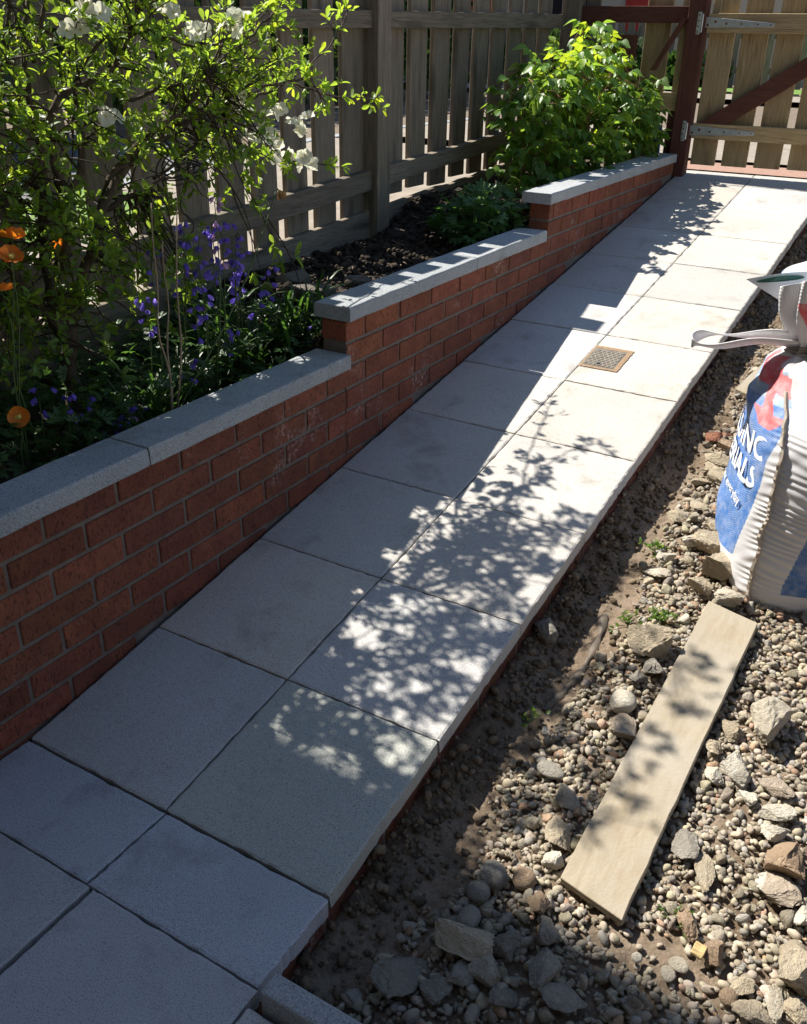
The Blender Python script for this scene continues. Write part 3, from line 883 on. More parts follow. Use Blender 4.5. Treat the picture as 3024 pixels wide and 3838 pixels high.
for k in range(10):
    v = facet(I2[0], 12, .38, .75); v *= (1 + .12 * n3(I2[0], 2.5, 40 + k))[:, None]
    ANG.append(v * np.array([1, rng.uniform(.6, .95), rng.uniform(.45, .8)]))
def randrot(N, tilt=.5):
    a = rng.uniform(0, 2 * np.pi, N); tx = rng.normal(0, tilt, N); ty = rng.normal(0, tilt, N)
    ca, sa = np.cos(a), np.sin(a); O = np.zeros(N); I = np.ones(N)
    Rz = np.stack([np.stack([ca, -sa, O], 1), np.stack([sa, ca, O], 1), np.stack([O, O, I], 1)], 1)
    cx, sx = np.cos(tx), np.sin(tx)
    Rx = np.stack([np.stack([I, O, O], 1), np.stack([O, cx, -sx], 1), np.stack([O, sx, cx], 1)], 1)
    cy, sy = np.cos(ty), np.sin(ty)
    Ry = np.stack([np.stack([cy, O, sy], 1), np.stack([O, I, O], 1), np.stack([-sy, O, cy], 1)], 1)
    return Ry @ Rx @ Rz
EDGE_Y = np.array([-.3, .10, .22, .33, .53, .62, .80, 1.09, 1.34, 1.66, 2.2, 2.8, 5.2])
EDGE_X = np.array([.98, 1.02, 1.07, 1.07, 1.00, 1.05, 1.05, 1.11, 1.07, 1.06, 1.04, 1.03, 1.02])
def edge_x(y): return np.interp(y, EDGE_Y, EDGE_X)
def scatter(N, x0, x1, y0, y1, dens):
    x = rng.uniform(x0, x1, N); y = rng.uniform(y0, y1, N)
    keep = rng.random(N) < dens(x, y)
    return x[keep], y[keep]
def dirt(x, y):      # bare earth patch between plank and boulder
    return np.exp(-(((x - 1.48) / .15) ** 2 + ((y - .27) / .055) ** 2) ** 2)
def tan_cols(N, lo, hi, warm=.86, pink=.1):
    t = rng.uniform(lo, hi, N)
    c = np.stack([t, t * rng.uniform(.86, .935, N), t * rng.uniform(.69, .80, N)], 1)
    pk = rng.random(N) < pink
    c[pk] *= np.array([1.05, .82, .74])
    gy = rng.random(N) < .12
    c[gy] = (t[gy] * .85)[:, None] * np.array([1.0, .96, .91])
    return c
# rounded pebbles
def dens_p(x, y):
    d = np.clip((x - edge_x(y)) / .05, 0, 1) * np.where(x < 1.27, .72, .85) * np.clip((1.55 - y) / .35, .0, 1)
    return d * (1 - .93 * dirt(x, y)) * np.where((y < .19) & (x < 1.42), .10, 1)
px, py = scatter(11500, .98, 1.92, -.2, 1.6, dens_p)
N = len(px); sz = rng.uniform(.0055, .0118, N) * np.where(rng.random(N) < .10, 1.35, 1)
pz_ = z_yard(px, py) + sz * .3 + rng.random(N) * .009
bulk('gravel', None, I2[1], randrot(N, .45) * sz[:, None, None], np.stack([px, py, pz_], 1), tan_cols(N, .26, .47, pink=.06), PEBBLE, smooth=True, kind='stuff', variants=PEB)
# angular rubble bits
def dens_a(x, y):
    near = np.clip((x - edge_x(y) + .03) / .06, 0, 1)
    far = np.clip((y - .95) / .5, 0, 1)
    return near * (.34 + .22 * (x < 1.27) + .50 * far) * (1 - .8 * dirt(x, y)) + (y < .21) * (x < 1.45) * near * .9
px, py = scatter(27000, .96, 1.92, -.2, 5.0, dens_a)
N = len(px); sz = rng.uniform(.0045, .0125, N) * np.where(rng.random(N) < np.where(py < .2, .40, .17), 2.1, 1)
pz_ = z_yard(px, py) + sz * .3 + rng.random(N) * .012
bulk('rubble', None, I2[1], randrot(N, .6) * sz[:, None, None], np.stack([px, py, pz_], 1), tan_cols(N, .36, .62, pink=.08), RUBBLE, kind='stuff', variants=ANG)
# crumbs of soil in the trench beside the path
def dens_c(x, y):
    return np.exp(-((x - .925) / .06) ** 2) * (.5 + .5 * (vnoise(x * 6, y * 6, 77) > .45)) + .10 * (x < edge_x(y) + .1)
px, py = scatter(19000, .885, 1.30, -.2, 5.05, dens_c)
N = len(px); sz = rng.uniform(.0025, .0095, N) * np.where(rng.random(N) < .13, 2.1, 1)
pz_ = z_yard(px, py) + sz * .3 + .045 * np.exp(-((px - .895) / .035) ** 2) * rng.random(N) * (.3 + vnoise(py * 9, py * 0, 8))
t_ = rng.uniform(.12, .38, N)
bulk('soil_crumbs', None, I1[1], randrot(N, .8) * sz[:, None, None], np.stack([px, py, pz_], 1), np.stack([t_, t_ * .8, t_ * .58], 1), RUBBLE, kind='stuff',
     variants=[facet(I1[0], 5) * np.array([1, .8, .7]) for _ in range(6)])

# named rubble stones, each its own object
STONECOL = {'grey': (.36, .34, .31), 'tan': (.51, .445, .35), 'pale': (.54, .50, .43), 'white': (.66, .63, .565), 'pink': (.50, .43, .365), 'red': (.40, .30, .22), 'brick': (.40, .19, .13)}
STONES=[
(1.061,0.003,0.085,0.095,'grey','largest flat grey rubble slab lying tilted in the shaded heap beside the path corner'),
(1.138,0.103,0.108,0.057,'tan','long brownish rubble lump at the upper edge of the shaded heap'),
(1.212,0.132,0.054,0.058,'grey','dark rounded rubble lump right of the long brownish lump in shade'),
(1.275,0.194,0.049,0.057,'grey','smooth grey rubble lump in shade below the near end of the plank'),
(1.136,0.005,0.048,0.043,'grey','squat shaded rubble lump below the largest flat slab'),
(1.167,0.043,0.043,0.057,'grey','upright pointed grey rubble chunk in the middle of the shaded heap'),
(1.208,0.068,0.062,0.048,'pale','pale speckled rubble chunk right of the pointed one in shade'),
(1.305,0.127,0.057,0.073,'grey','tall blocky grey rubble lump on the right side of the shaded heap'),
(1.340,0.091,0.091,0.047,'grey','wide flat dark rubble piece under the tall blocky lump'),
(1.259,0.046,0.051,0.042,'grey','angular rubble chunk left of the wide flat dark piece'),
(1.125,0.265,0.053,0.043,'grey','round dark grey cobble at the dirt edge just inside the shadow'),
(1.113,0.218,0.047,0.037,'grey','low grey cobble between the round dark cobble and the dirt'),
(1.124,0.155,0.041,0.039,'grey','square grey rubble block resting on pebbles in shade'),
(1.235,0.249,0.046,0.051,'red','reddish rough rubble lump near the left corner of the plank end'),
(1.186,0.283,0.042,0.036,'red','dull red broken brick end among sunny pebbles left of the plank'),
(1.221,0.359,0.041,0.038,'white','whitish crumbly lump touching the left edge of the plank'),
(1.202,0.415,0.060,0.060,'tan','square mortar chunk in dappled light left of the plank'),
(1.181,0.512,0.062,0.040,'pale','pale two-humped rubble lump left of the plank in leaf shadow'),
(1.116,0.581,0.061,0.036,'grey','flat grey chunk high on the pebbles left of the plank'),
(1.496,0.759,0.063,0.068,'white','bright pale concrete lump right of the plank near the frame edge'),
(1.456,0.729,0.046,0.041,'white','small chalky white lump beside the bright pale concrete lump'),
(1.585,0.759,0.075,0.051,'pink','pinkish flat fragment near the right frame edge'),
(1.600,0.684,0.073,0.049,'white','rough white and grey lump below the pinkish flat fragment'),
(1.541,0.706,0.050,0.035,'white','flat white chip left of the rough white and grey lump'),
(1.452,0.528,0.056,0.066,'grey','upper grey half of the split concrete strip right of the plank'),
(1.504,0.474,0.047,0.089,'tan','long tapering concrete strip pointing down right of the plank'),
(1.607,0.633,0.061,0.036,'white','wedge of pale concrete with a sharp shaded underside'),
(1.641,0.557,0.086,0.079,'red','rough tan-pink crumbling lump at the right frame edge'),
(1.644,0.502,0.092,0.051,'pink','flat pinkish block with a white broken side'),
(1.703,0.475,0.033,0.071,'white','tall white broken piece cut by the right frame edge'),
(1.510,0.354,0.040,0.057,'red','pitted brown lump right of the dirt patch'),
(1.710,0.357,0.085,0.108,'tan','largest sunny tan boulder at the lower right'),
(1.694,0.284,0.048,0.092,'pale','grey slab fragment standing on edge with a white rim'),
(1.569,0.311,0.044,0.048,'red','brown crumbly lump beside the yellow wood offcut'),
(1.635,0.281,0.038,0.042,'tan','tan lump left of the standing slab fragment'),
(1.669,0.231,0.073,0.039,'tan','wide tan chunk at the bottom edge of the picture'),
(1.736,0.274,0.048,0.043,'tan','tan lump in the bottom right corner'),
(1.618,0.244,0.029,0.029,'red','small round brown stone near the bottom of the sunny dirt'),
(1.446,0.239,0.019,0.017,'white','single pale oval pebble alone on the dirt patch'),
(1.508,0.239,0.025,0.027,'pale','round flat pale pebble at the edge of the dirt patch'),
(1.520,0.265,0.034,0.022,'pale','long oval pale pebble lying beside the round flat one'),
(1.206,1.069,0.143,0.089,'tan','big pitted mortar chunk against the far left edge of the plank'),
(1.223,0.989,0.068,0.053,'grey','grey angular chunk below the big pitted mortar chunk'),
(0.917,1.002,0.075,0.056,'grey','pale grey lump in shade close to the path edge'),
(1.197,0.842,0.063,0.051,'white','white sparkling lump among shaded pebbles left of the plank'),
(1.231,0.772,0.072,0.067,'pink','flat pinkish-grey tile fragment partly under the plank'),
(1.520,0.924,0.112,0.112,'pale','biggest pale craggy lump right of the middle of the plank'),
(1.457,0.883,0.043,0.043,'tan','small tan lump left of the biggest pale craggy lump'),
(1.434,0.807,0.037,0.042,'tan','small rounded lump against the right edge of the plank'),
(1.322,1.345,0.077,0.060,'pale','crusty mortar lump at the foot of the bag by the plank end'),
(1.276,1.451,0.108,0.097,'tan','large sunny tan lump against the left side of the bag'),
(1.206,1.565,0.094,0.069,'tan','angular sunny chunk above the large tan lump beside the bag'),
(1.208,1.661,0.085,0.059,'tan','flat angular chunk with a dark cleft left of the bag'),
(1.242,1.367,0.079,0.058,'tan','two-faced tan chunk between the plank end and large tan lump'),
(1.154,1.557,0.062,0.069,'pale','narrow pale chunk left of the angular sunny chunk'),
(1.073,1.699,0.061,0.038,'tan','small sunny clod at the edge of the trench above the green weed'),
(1.111,1.777,0.066,0.035,'tan','flat sunny shard near the top of the rubble left of the bag'),
(1.105,1.392,0.074,0.042,'pale','pale flat shard just below the green weed'),
(1.241,1.215,0.030,0.030,'white','tiny white cube-like stone above the plank end'),
(1.200,0.946,0.040,0.046,'grey','dark blocky stone in leaf shadow left of the plank'),
(1.087,1.469,0.040,0.032,'white','small white stone beside the green weed'),
(1.107,1.473,0.043,0.032,'pale','pale rounded stone right of the small white stone'),
(1.035,2.221,0.057,0.041,'brick','larger red brick fragment on the dirt left of the bag'),
(1.058,2.286,0.048,0.019,'brick','thin red brick sliver behind the larger brick fragment'),
(1.092,2.172,0.046,0.038,'red','dark reddish stone under the brick fragments beside the bag'),
(1.086,2.086,0.091,0.041,'tan','long sunny stone below the brick fragments'),
(1.087,2.009,0.057,0.037,'tan','squarish tan stone at the trench edge beside the bag'),
(1.071,1.938,0.056,0.040,'tan','tan clod in the middle of the sunny rubble strip'),
(1.136,1.948,0.088,0.048,'tan','broad tan stone near the blue panel of the bag'),
]

def stone(x, y, W, H, kind, label, seed):
    r = np.random.default_rng(1000 + seed)
    flat = 'flat' in label or 'slab' in label or 'sliver' in label or 'chip' in label or 'strip' in label or 'shard' in label
    peb = 'pebble' in label or 'cobble' in label or 'round ' in label
    base = I4[0]
    if peb: v = base * (1 + .20 * n3(base, 1.5, seed))[:, None]
    else:
        v = facet(base, r.integers(12, 18), .36, .74, r)
        v = v * (1 + .12 * n3(base, 2.0, seed) + .15 * n3(base, 4.5, seed + 3) + .12 * n3(base, 9, seed + 5) + .09 * n3(base, 18, seed + 9))[:, None]
    v /= np.abs(v).max(0)
    W *= 1.18; H *= 1.22
    a = W / 2; b = max(H * .62, .3 * W) * .95 if not peb else H * .6
    b = min(b, 1.9 * a); hh = min(a, b) * (.42 if flat else .72)
    v = v * np.array([a, b, hh])
    ang = r.uniform(-.35, .35); tl = r.uniform(-.2, .2)
    Rz = np.array(Matrix.Rotation(ang, 3, 'Z') @ Matrix.Rotation(tl, 3, 'X') @ Matrix.Rotation(r.uniform(-.2, .2), 3, 'Y'))
    if 'tilted' in label: Rz = np.array(Matrix.Rotation(-.75, 3, 'Z') @ Matrix.Rotation(-.25, 3, 'X'))
    if 'on edge' in label: Rz = np.array(Matrix.Rotation(.25, 3, 'Z') @ Matrix.Rotation(.5, 3, 'Y'))
    if 'tapering' in label: v[:, 0] *= 1 - .35 * np.clip(-v[:, 1] / b, -1, 1); Rz = np.array(Matrix.Rotation(.38, 3, 'Z'))
    v = v @ Rz.T
    zc = float(z_yard(x, y)) + hh * .72 + .014
    base_c = np.array(STONECOL[kind]) * r.uniform(.9, 1.1)
    cols = np.tile(base_c, (len(v), 1))
    if 'white side' in label or 'white rim' in label or 'white broken' in label:
        cols[v[:, 0] < -a * .45] = (.66, .64, .60)
    o_mb = MB(); o_mb.add(v, I4[1], cols)
    o = o_mb.build('brick_fragment' if kind == 'brick' else 'pebble' if 'pebble' in label else 'rubble_stone', RUBBLE, smooth=peb)
    o.location = (x, y, zc)
    tag(o, label, 'brick' if kind == 'brick' else 'stone', 'loose rubble stones right of the path' if kind != 'brick' else 'broken brick pieces by the bag')
    return o
for i, s_ in enumerate(STONES): stone(*s_, i)

# ------------------------------------------------------------------ plank, board, offcut, plastic, weeds
def plank(name, label, cat, c4, th, material, n=22, chip=.0007):
    A, B, Cc, D = [np.array(p, float) for p in c4]           # near-left, near-right, far-right, far-left (top face)
    org = (A + B + Cc + D) / 4
    t = thing(name, org, label, cat)
    m = MB(); V = []; F = []
    up = np.cross(B - A, D - A); up /= np.linalg.norm(up)
    for i in range(n):
        u = i / (n - 1); L = A + (D - A) * u; R_ = B + (Cc - B) * u
        x_ = (R_ - L) / np.linalg.norm(R_ - L)
        jl = rng.normal(0, chip) ; jr = rng.normal(0, chip)
        cup = .003 * math.sin(u * 3)
        L = L + x_ * jl + up * cup; R_ = R_ + x_ * jr + up * cup
        V += [L - up * th, R_ - up * th, R_, (L + R_) / 2 - up * .001, L]
    k = 5
    for i in range(n - 1):
        for q in range(k):
            r = (q + 1) % k
            F.append((i * k + q, i * k + r, (i + 1) * k + r, (i + 1) * k + q))
    F += [tuple(range(k))[::-1], tuple((n - 1) * k + q for q in range(k))]
    m.add(V, F); m.build('timber', material, t, bevel=.0015, seg=1)
    return t
plank('plank', 'long dusty pale timber plank lying on the gravel', 'plank',
      [(1.252, .316, -.030), (1.397, .282, -.030), (1.421, 1.262, .128), (1.279, 1.300, .131)], .021, PLANKW)
plank('board', 'short timber board end sticking out from behind the bag', 'board',
      [(1.012, 2.606, .322), (1.083, 2.570, .316), (1.16, 3.05, .392), (1.09, 3.08, .396)], .022, PLANKW, 8)
YOFF = wood('yellow_offcut_wood', (.46, .34, .15), (.54, .42, .21), (.5, .3, .1), 'X', var=.02)
plank('wood_offcut', 'small yellow square wood offcut among the pebbles', 'wood offcut',
      [(1.532, .287, -.036), (1.556, .284, -.038), (1.560, .309, -.028), (1.537, .312, -.027)], .010, YOFF, 4, .0006)
t = thing('plastic_sheet', (1.04, .98, .04), 'ragged strip of dusty black plastic half buried in the trench', 'plastic sheet')
pp = np.array([(1.020, 1.19), (1.040, 1.10), (1.048, 1.01), (1.046, .92), (1.030, .84), (1.018, .77)])
uu = np.linspace(0, 5, 26); V = []; F = []
for i, u in enumerate(uu):
    xx = np.interp(u, range(6), pp[:, 0]); yv = np.interp(u, range(6), pp[:, 1]); w = .017 + .007 * math.sin(u * 5)
    z = float(z_yard(xx, yv)) + .009 + .002 * math.sin(u * 7)
    for q in (-1, -.3, .4, 1): V.append((xx + q * w + rng.normal(0, .001), yv + rng.normal(0, .002), z + (.003 if q == .4 else 0) - (.02 if abs(q) == 1 else 0)))
    for q in (1, -1): V.append((xx + q * w, yv, z - .03))
for i in range(25):
    for q in range(6): F.append((i * 6 + (q + 1) % 6, i * 6 + q, (i + 1) * 6 + q, (i + 1) * 6 + (q + 1) % 6))
m = MB(); m.add(V, F); m.build('sheet', PLASTIC, t, smooth=True)

# ------------------------------------------------------------------ bulk bag tied at the neck
def bag_fabric():
    m = NT('woven_bag_fabric'); v = m.coord()
    c = m.mix(m.ramp(m.noise(v, 40, 4, .7), .35, .7, 0, .35), m.attr(), (.60, .60, .62))
    m.col(m.mix(m.ramp(m.noise(v, 9, 4), .5, .8, 0, .25), c, (.45, .41, .36))); m.rough(.55)
    vv = m.coord((1, 1, 1))
    w = m.new('ShaderNodeTexWave', wave_type='BANDS', bands_direction='DIAGONAL'); m.put(w.inputs['Vector'], vv); w.inputs['Scale'].default_value = 90; w.inputs['Distortion'].default_value = 1.5
    m.bump(m.math('ADD', m.math('MULTIPLY', w.outputs['Fac'], .5), m.noise(v, 25, 5, .65)), .25, .006)
    m.p.inputs['Specular IOR Level'].default_value = .4
    return m.mat
BAG = bag_fabric()
BAG_W = simple('white_webbing', (.66, .65, .66), (.76, .75, .76), 60, .7, .5, 350)
SEAMM = simple('beige_seam_tape', (.36, .30, .24), (.50, .43, .35), 60, .85, .4, 250)
LETTER = simple('white_print', (.72, .72, .73), (.78, .78, .78), 30, .6, .15, 300)
BZ = .092
HH = np.array([-.03, .0, .04, .10, .18, .26, .34, .42, .48, .525, .555, .575, .60, .635, .66, .68, .695, .72, .77, .83, .875])
AA = np.array([.19, .246, .260, .270, .276, .278, .276, .272, .266, .258, .236, .205, .168, .152, .125, .080, .066, .100, .150, .185, .200])
ROT = math.radians(22)
CX = np.array([1.49, 1.49, 1.49, 1.49, 1.49, 1.49, 1.488, 1.486, 1.480, 1.470, 1.448, 1.425, 1.400, 1.386, 1.380, 1.380, 1.380, 1.385, 1.405, 1.425, 1.435])
CY = np.array([1.665] * 8 + [1.67, 1.68] + [1.69] * 11)
NE = np.array([4.2, 4.0, 3.8, 3.4, 3.1, 2.9, 2.7, 2.5, 2.3, 2.1, 2.0, 2.0, 2.0, 2.0, 2.0, 2.0, 2.0, 2.0, 2.0, 2.0, 2.0])
def bag_pt(th, h, out=0.0):
    th = np.asarray(th, float); h = np.asarray(h, float)
    a = np.interp(h, HH, AA); n = np.interp(h, HH, NE); cx = np.interp(h, HH, CX); cy = np.interp(h, HH, CY)
    # smooth the profile a little
    a = .5 * a + .25 * (np.interp(h - .018, HH, AA) + np.interp(h + .018, HH, AA))
    c, s = np.cos(th), np.sin(th)
    cr, sr = np.cos(th - ROT), np.sin(th - ROT)
    r = a / (np.abs(cr) ** n + np.abs(sr) ** n) ** (1 / n)
    d = np.angle(np.exp(1j * (th - np.radians(247))))
    body = np.clip(h / .05, 0, 1) * np.clip((.58 - h) / .12, 0, 1)
    r = r + body * (.0025 * np.sin(h * 330 + 14 * np.abs(d) + 3 * np.sin(h * 23) + 2 * np.sin(h * 61)) * np.exp(-(d / np.where(d > 0, .85, .13)) ** 2) * (.4 + .6 * vnoise(h * 30, d * 0 + 3, 5)))
    r = r + body * .010 * np.sin(2.0 * th + h * 9) + body * .012 * (vnoise(th * 2.6 + h * 6, h * 11, 91) - .5) + body * .003 * (vnoise(th * 9 - h * 14, h * 30, 93) - .5)
    neck = np.exp(-((h - .60) / .075) ** 2)
    r = r + neck * .016 * (vnoise(th * 4.5, h * 16, 92) - .5) * 2
    tie = np.exp(-((h - .69) / .03) ** 2) + np.clip((h - .70) / .1, 0, 1) * 1.5
    r = r + tie * .010 * np.sin(th * 11 + np.sin(th * 3) * 2)
    r = r + out
    top = np.clip((h - .72) / .15, 0, 1) * .03 * np.sin(th * 3 + 1)
    return np.stack([cx + r * c, cy + r * s, BZ + h + top], -1)
bag = thing('rubble_bag', (1.58, 1.68, BZ), 'big white and blue woven building materials bag with tied neck, standing on the rubble', 'bag')
NTH, NH = 540, 320
th = np.radians(247) + np.linspace(0, 2 * np.pi, NTH + 1)[:-1]
hs = np.concatenate([np.linspace(-.03, .44, 165), np.linspace(.443, .875, NH - 165)])
TH, Hh = np.meshgrid(th, hs)
P = bag_pt(TH, Hh)
BLUE = np.array((.035, .15, .43)); WHT = np.array((.58, .57, .58)); RED = np.array((.62, .09, .10)); PALEB = np.array((.22, .33, .46))
D = np.degrees(np.angle(np.exp(1j * (TH - np.radians(247)))))
C = np.tile(WHT, (NH, NTH, 1)).astype(float)
left = (D < -9 - 14 * np.clip((.36 - Hh) / .36, 0, 1) + 10 * np.clip((Hh - .43) / .12, 0, 1)) & (D > -84) & (Hh > .125 + .0009 * (D + 19)) & (Hh < .568)
C[left] = BLUE
up = (D < 4) & (D > -95) & (Hh >= .568) & (Hh < .64) & (vnoise(D / 17, Hh * 30, 6) > .30); C[up] = PALEB
# red emblem: stem with two stubby arms and a pointed foot
du = (D + 17) ; hv = Hh - .585
red = ((np.abs(du) < 7.5) & (np.abs(hv) < .060)) | ((np.abs(hv - .030 + du * .0004) < .022) & (np.abs(du) < 21)) | ((hv < -.040) & (hv > -.075) & (np.abs(du) < 6 + (hv + .075) * 330))
red |= (Hh > .610) & (Hh < .67) & (D < -18) & (D > -95) & (vnoise(D / 14, Hh * 25, 3) > .25)
C[red & (D > -95)] = RED
right = (D > 15 + 12 * np.clip((Hh - .10) / .3, 0, 1)) & (D < 84) & (Hh > .075) & (Hh < .36); C[right] = BLUE * .85
flare = (Hh > .73)
C[flare & (np.mod(D + 15 + Hh * 80, 90) < 38)] = PALEB * .9
C[flare & (np.mod(D + 60 + Hh * 160, 90) < 30) & (Hh < .82)] = RED
C[Hh < .02] = (.56, .47, .36)
i = np.arange(NTH)[None] + (np.arange(NH - 1) * NTH)[:, None]; j = np.roll(np.arange(NTH), -1)[None] + (np.arange(NH - 1) * NTH)[:, None]
F = np.stack([i, j, j + NTH, i + NTH], -1).reshape(-1, 4).tolist()
F.append(list(range(NTH))[::-1]); F.append([(NH - 1) * NTH + q for q in range(NTH)])
m = MB(); m.add(P.reshape(-1, 3), F, C.reshape(-1, 3)); m.build('bag_body', BAG, bag, smooth=True)
# sewn corner seam, a wavy fin
m = MB(); hsn = np.linspace(.0, .60, 90); V = []; F = []
for h in hsn:
    w = .017 + .002 * math.sin(h * 60) + .002 * math.sin(h * 143); a0 = math.radians(247) + .03 * math.sin(h * 45) / 3
    b = bag_pt(a0 - .010, h, -.004); c = bag_pt(a0 + .010, h, -.004); q = bag_pt(a0 + .008 * math.sin(h * 70), h, w)
    q2 = bag_pt(a0 + .022 + .008 * math.sin(h * 70), h, w * .92)
    V += [b, q, q2, c]
for k in range(89):
    for q in range(4): F.append((k * 4 + q, k * 4 + (q + 1) % 4, (k + 1) * 4 + (q + 1) % 4, (k + 1) * 4 + q))
F += [(3, 2, 1, 0), (356, 357, 358, 359)]
m.add(V, F); m.build('seam', SEAMM, bag, smooth=False)
# cord round the neck
m = MB()
for k, hh in enumerate((.682, .690, .698)):
    a = np.linspace(0, 2 * np.pi, 40); m.tube([bag_pt(q, hh, .006) for q in a], .0045, 6)
m.build('tie_cord', SEAMM, bag, smooth=True)
# webbing lifting loop held out over the path
def ribbon(mb, pts, width_dirs, w, th=.0022):
    V = []; F = []
    for p, d in zip(pts, width_dirs):
        p = np.array(p); d = unit(np.array(d, float)); nrm = unit(np.cross(d, (0.2, 1, .1)))
        for (sd, sn) in ((-1, -1), (0, -1.6), (1, -1), (1, 1), (0, .4), (-1, 1)): V.append(p + d * sd * w + nrm * sn * th)
    for k in range(len(pts) - 1):
        for q in range(6): F.append((k * 6 + q, k * 6 + (q + 1) % 6, (k + 1) * 6 + (q + 1) % 6, (k + 1) * 6 + q))
    mb.add(V, F)
def smoothpath(P, n):
    P = np.array(P, float); t = np.linspace(0, len(P) - 1, n); out = []
    for tt in t:
        i = min(int(tt), len(P) - 2); f = tt - i
        p0 = P[max(i - 1, 0)]; p1 = P[i]; p2 = P[i + 1]; p3 = P[min(i + 2, len(P) - 1)]
        out.append(.5 * ((2 * p1) + (-p0 + p2) * f + (2 * p0 - 5 * p1 + 4 * p2 - p3) * f ** 2 + (-p0 + 3 * p1 - 3 * p2 + p3) * f ** 3))
    return np.array(out)
m = MB()
sp_ = smoothpath([(1.352, 1.640, .800), (1.245, 1.620, .812), (1.135, 1.612, .797), (1.068, 1.602, .785), (1.048, 1.592, .772), (1.064, 1.580, .762), (1.125, 1.582, .772), (1.225, 1.598, .792), (1.340, 1.628, .797)], 60)
dirs = smoothpath([(.1, -.55, .8), (.1, -.75, .6), (.05, -.85, .5), (.0, -.7, .7), (.0, -.5, .8), (.1, -.7, .6), (.2, -.8, .45), (.1, -.85, .4), (0, -.6, .8)], 60)
sp_[:, 2] += .004 * np.sin(np.linspace(0, 23, 60)); dirs[:, 2] += .25 * np.sin(np.linspace(0, 17, 60))
wid = .024
ribbon(m, sp_, dirs, wid); m.build('lifting_loop', BAG_W, bag, smooth=True)
# paper label on the neck
lab = [(1.160, 1.625, .952), (1.250, 1.650, .977), (1.330, 1.680, .975), (1.345, 1.675, .905), (1.287, 1.650, .890), (1.250, 1.635, .918)]
m = MB(); nU, nV = 14, 8
A_, B_, C_, D_ = np.array((1.158, 1.622, .952)), np.array((1.345, 1.685, .985)), np.array((1.352, 1.675, .888)), np.array((1.255, 1.640, .905))
def lab_pt(u, v, o=0.0):
    p = A_ * (1 - u) * (1 - v) + B_ * u * (1 - v) + C_ * u * v + D_ * (1 - u) * v
    return p + np.array([0, -.010 * math.sin(u * 4 + v) - o, .008 * math.sin(u * 3.2) * (1 - v) + o * .3])
V = [lab_pt(u, v) for v in np.linspace(0, 1, nV) for u in np.linspace(0, 1, nU)]
V += [lab_pt(u, v, -.0012) for v in np.linspace(0, 1, nV) for u in np.linspace(0, 1, nU)]
F = []
for k in range(nV - 1):
    for q in range(nU - 1):
        a = k * nU + q; F.append((a, a + nU, a + nU + 1, a + 1)); b = a + nU * nV; F.append((b, b + 1, b + nU + 1, b + nU))
m.add(V, F); lb = m.build('label', WHITEPL if False else LETTER, bag, smooth=True)
m = MB()
cu, cv = .40, .17; ang = np.linspace(0, 2 * np.pi, 40)
m.add([lab_pt(cu + .33 * math.cos(a), cv + .085 * math.sin(a), .004) for a in ang[:-1]], [tuple(range(39))])
m.build('label_band', simple('green_print', (.03, .10, .07), (.04, .12, .085), 20, .6, 0), lb)
m = MB()
for (v0, u0, u1) in ((.38, .35, .62), (.46, .5, .8), (.55, .42, .75), (.70, .45, .92), (.78, .4, .88)):
    u = u0
    while u < u1:
        w_ = rng.uniform(.012, .03); m.add([lab_pt(u, v0, .0016), lab_pt(u, v0 + .035, .0016), lab_pt(u + w_, v0 + .035, .0016), lab_pt(u + w_, v0, .0016)], [(0, 1, 2, 3)]); u += w_ + .014
m.build('label_print', simple('grey_print', (.32, .32, .33), (.36, .36, .37), 20, .7, 0), lb)
# lettering that follows the curve of the bag
def lettering(text, size, th_right, h_base, shear=.12, bold=.018, slope=0.0):
    cu = bpy.data.curves.new('lettering', 'FONT'); cu.body = text; cu.size = 1.0; cu.align_x = 'RIGHT'; cu.offset = bold; cu.shear = shear; cu.resolution_u = 3
    tmp = bpy.data.objects.new('lettering', cu); COL.objects.link(tmp)
    dg = bpy.context.evaluated_depsgraph_get()
    me = bpy.data.meshes.new_from_object(tmp.evaluated_get(dg))
    bpy.data.objects.remove(tmp); bpy.data.curves.remove(cu)
    b = bmesh.new(); b.from_mesh(me); bmesh.ops.triangulate(b, faces=b.faces)
    for _ in range(4):
        es = [e for e in b.edges if e.calc_length() > .06]
        if not es: break
        bmesh.ops.subdivide_edges(b, edges=es, cuts=1)
        bmesh.ops.triangulate(b, faces=b.faces)
    V = np.array([v.co[:] for v in b.verts]); F = [tuple(v.index for v in f.verts) for f in b.faces]; b.free()
    bpy.data.meshes.remove(me)
    # walk the arc length around the bag
    gth = np.linspace(0, np.radians(140), 400); ref = bag_pt(th_right - gth, np.full(400, h_base + size * .35))
    s = np.concatenate([[0], np.cumsum(np.linalg.norm(np.diff(ref[:, :2], axis=0), axis=1))])
    ang = th_right - np.interp(-V[:, 0] * size, s, gth)
    h = h_base + V[:, 1] * size + slope * (V[:, 0] * size)
    mb = MB(); mb.add(bag_pt(ang, h, .0045), F)
    return mb.build('lettering', LETTER, bag)
lettering('BUILDING', .088, math.radians(236), .425, bold=.024)
lettering('MATERIALS', .088, math.radians(233), .342, bold=.026)
lettering('for everyday', .042, math.radians(224), .268, 0, .012)

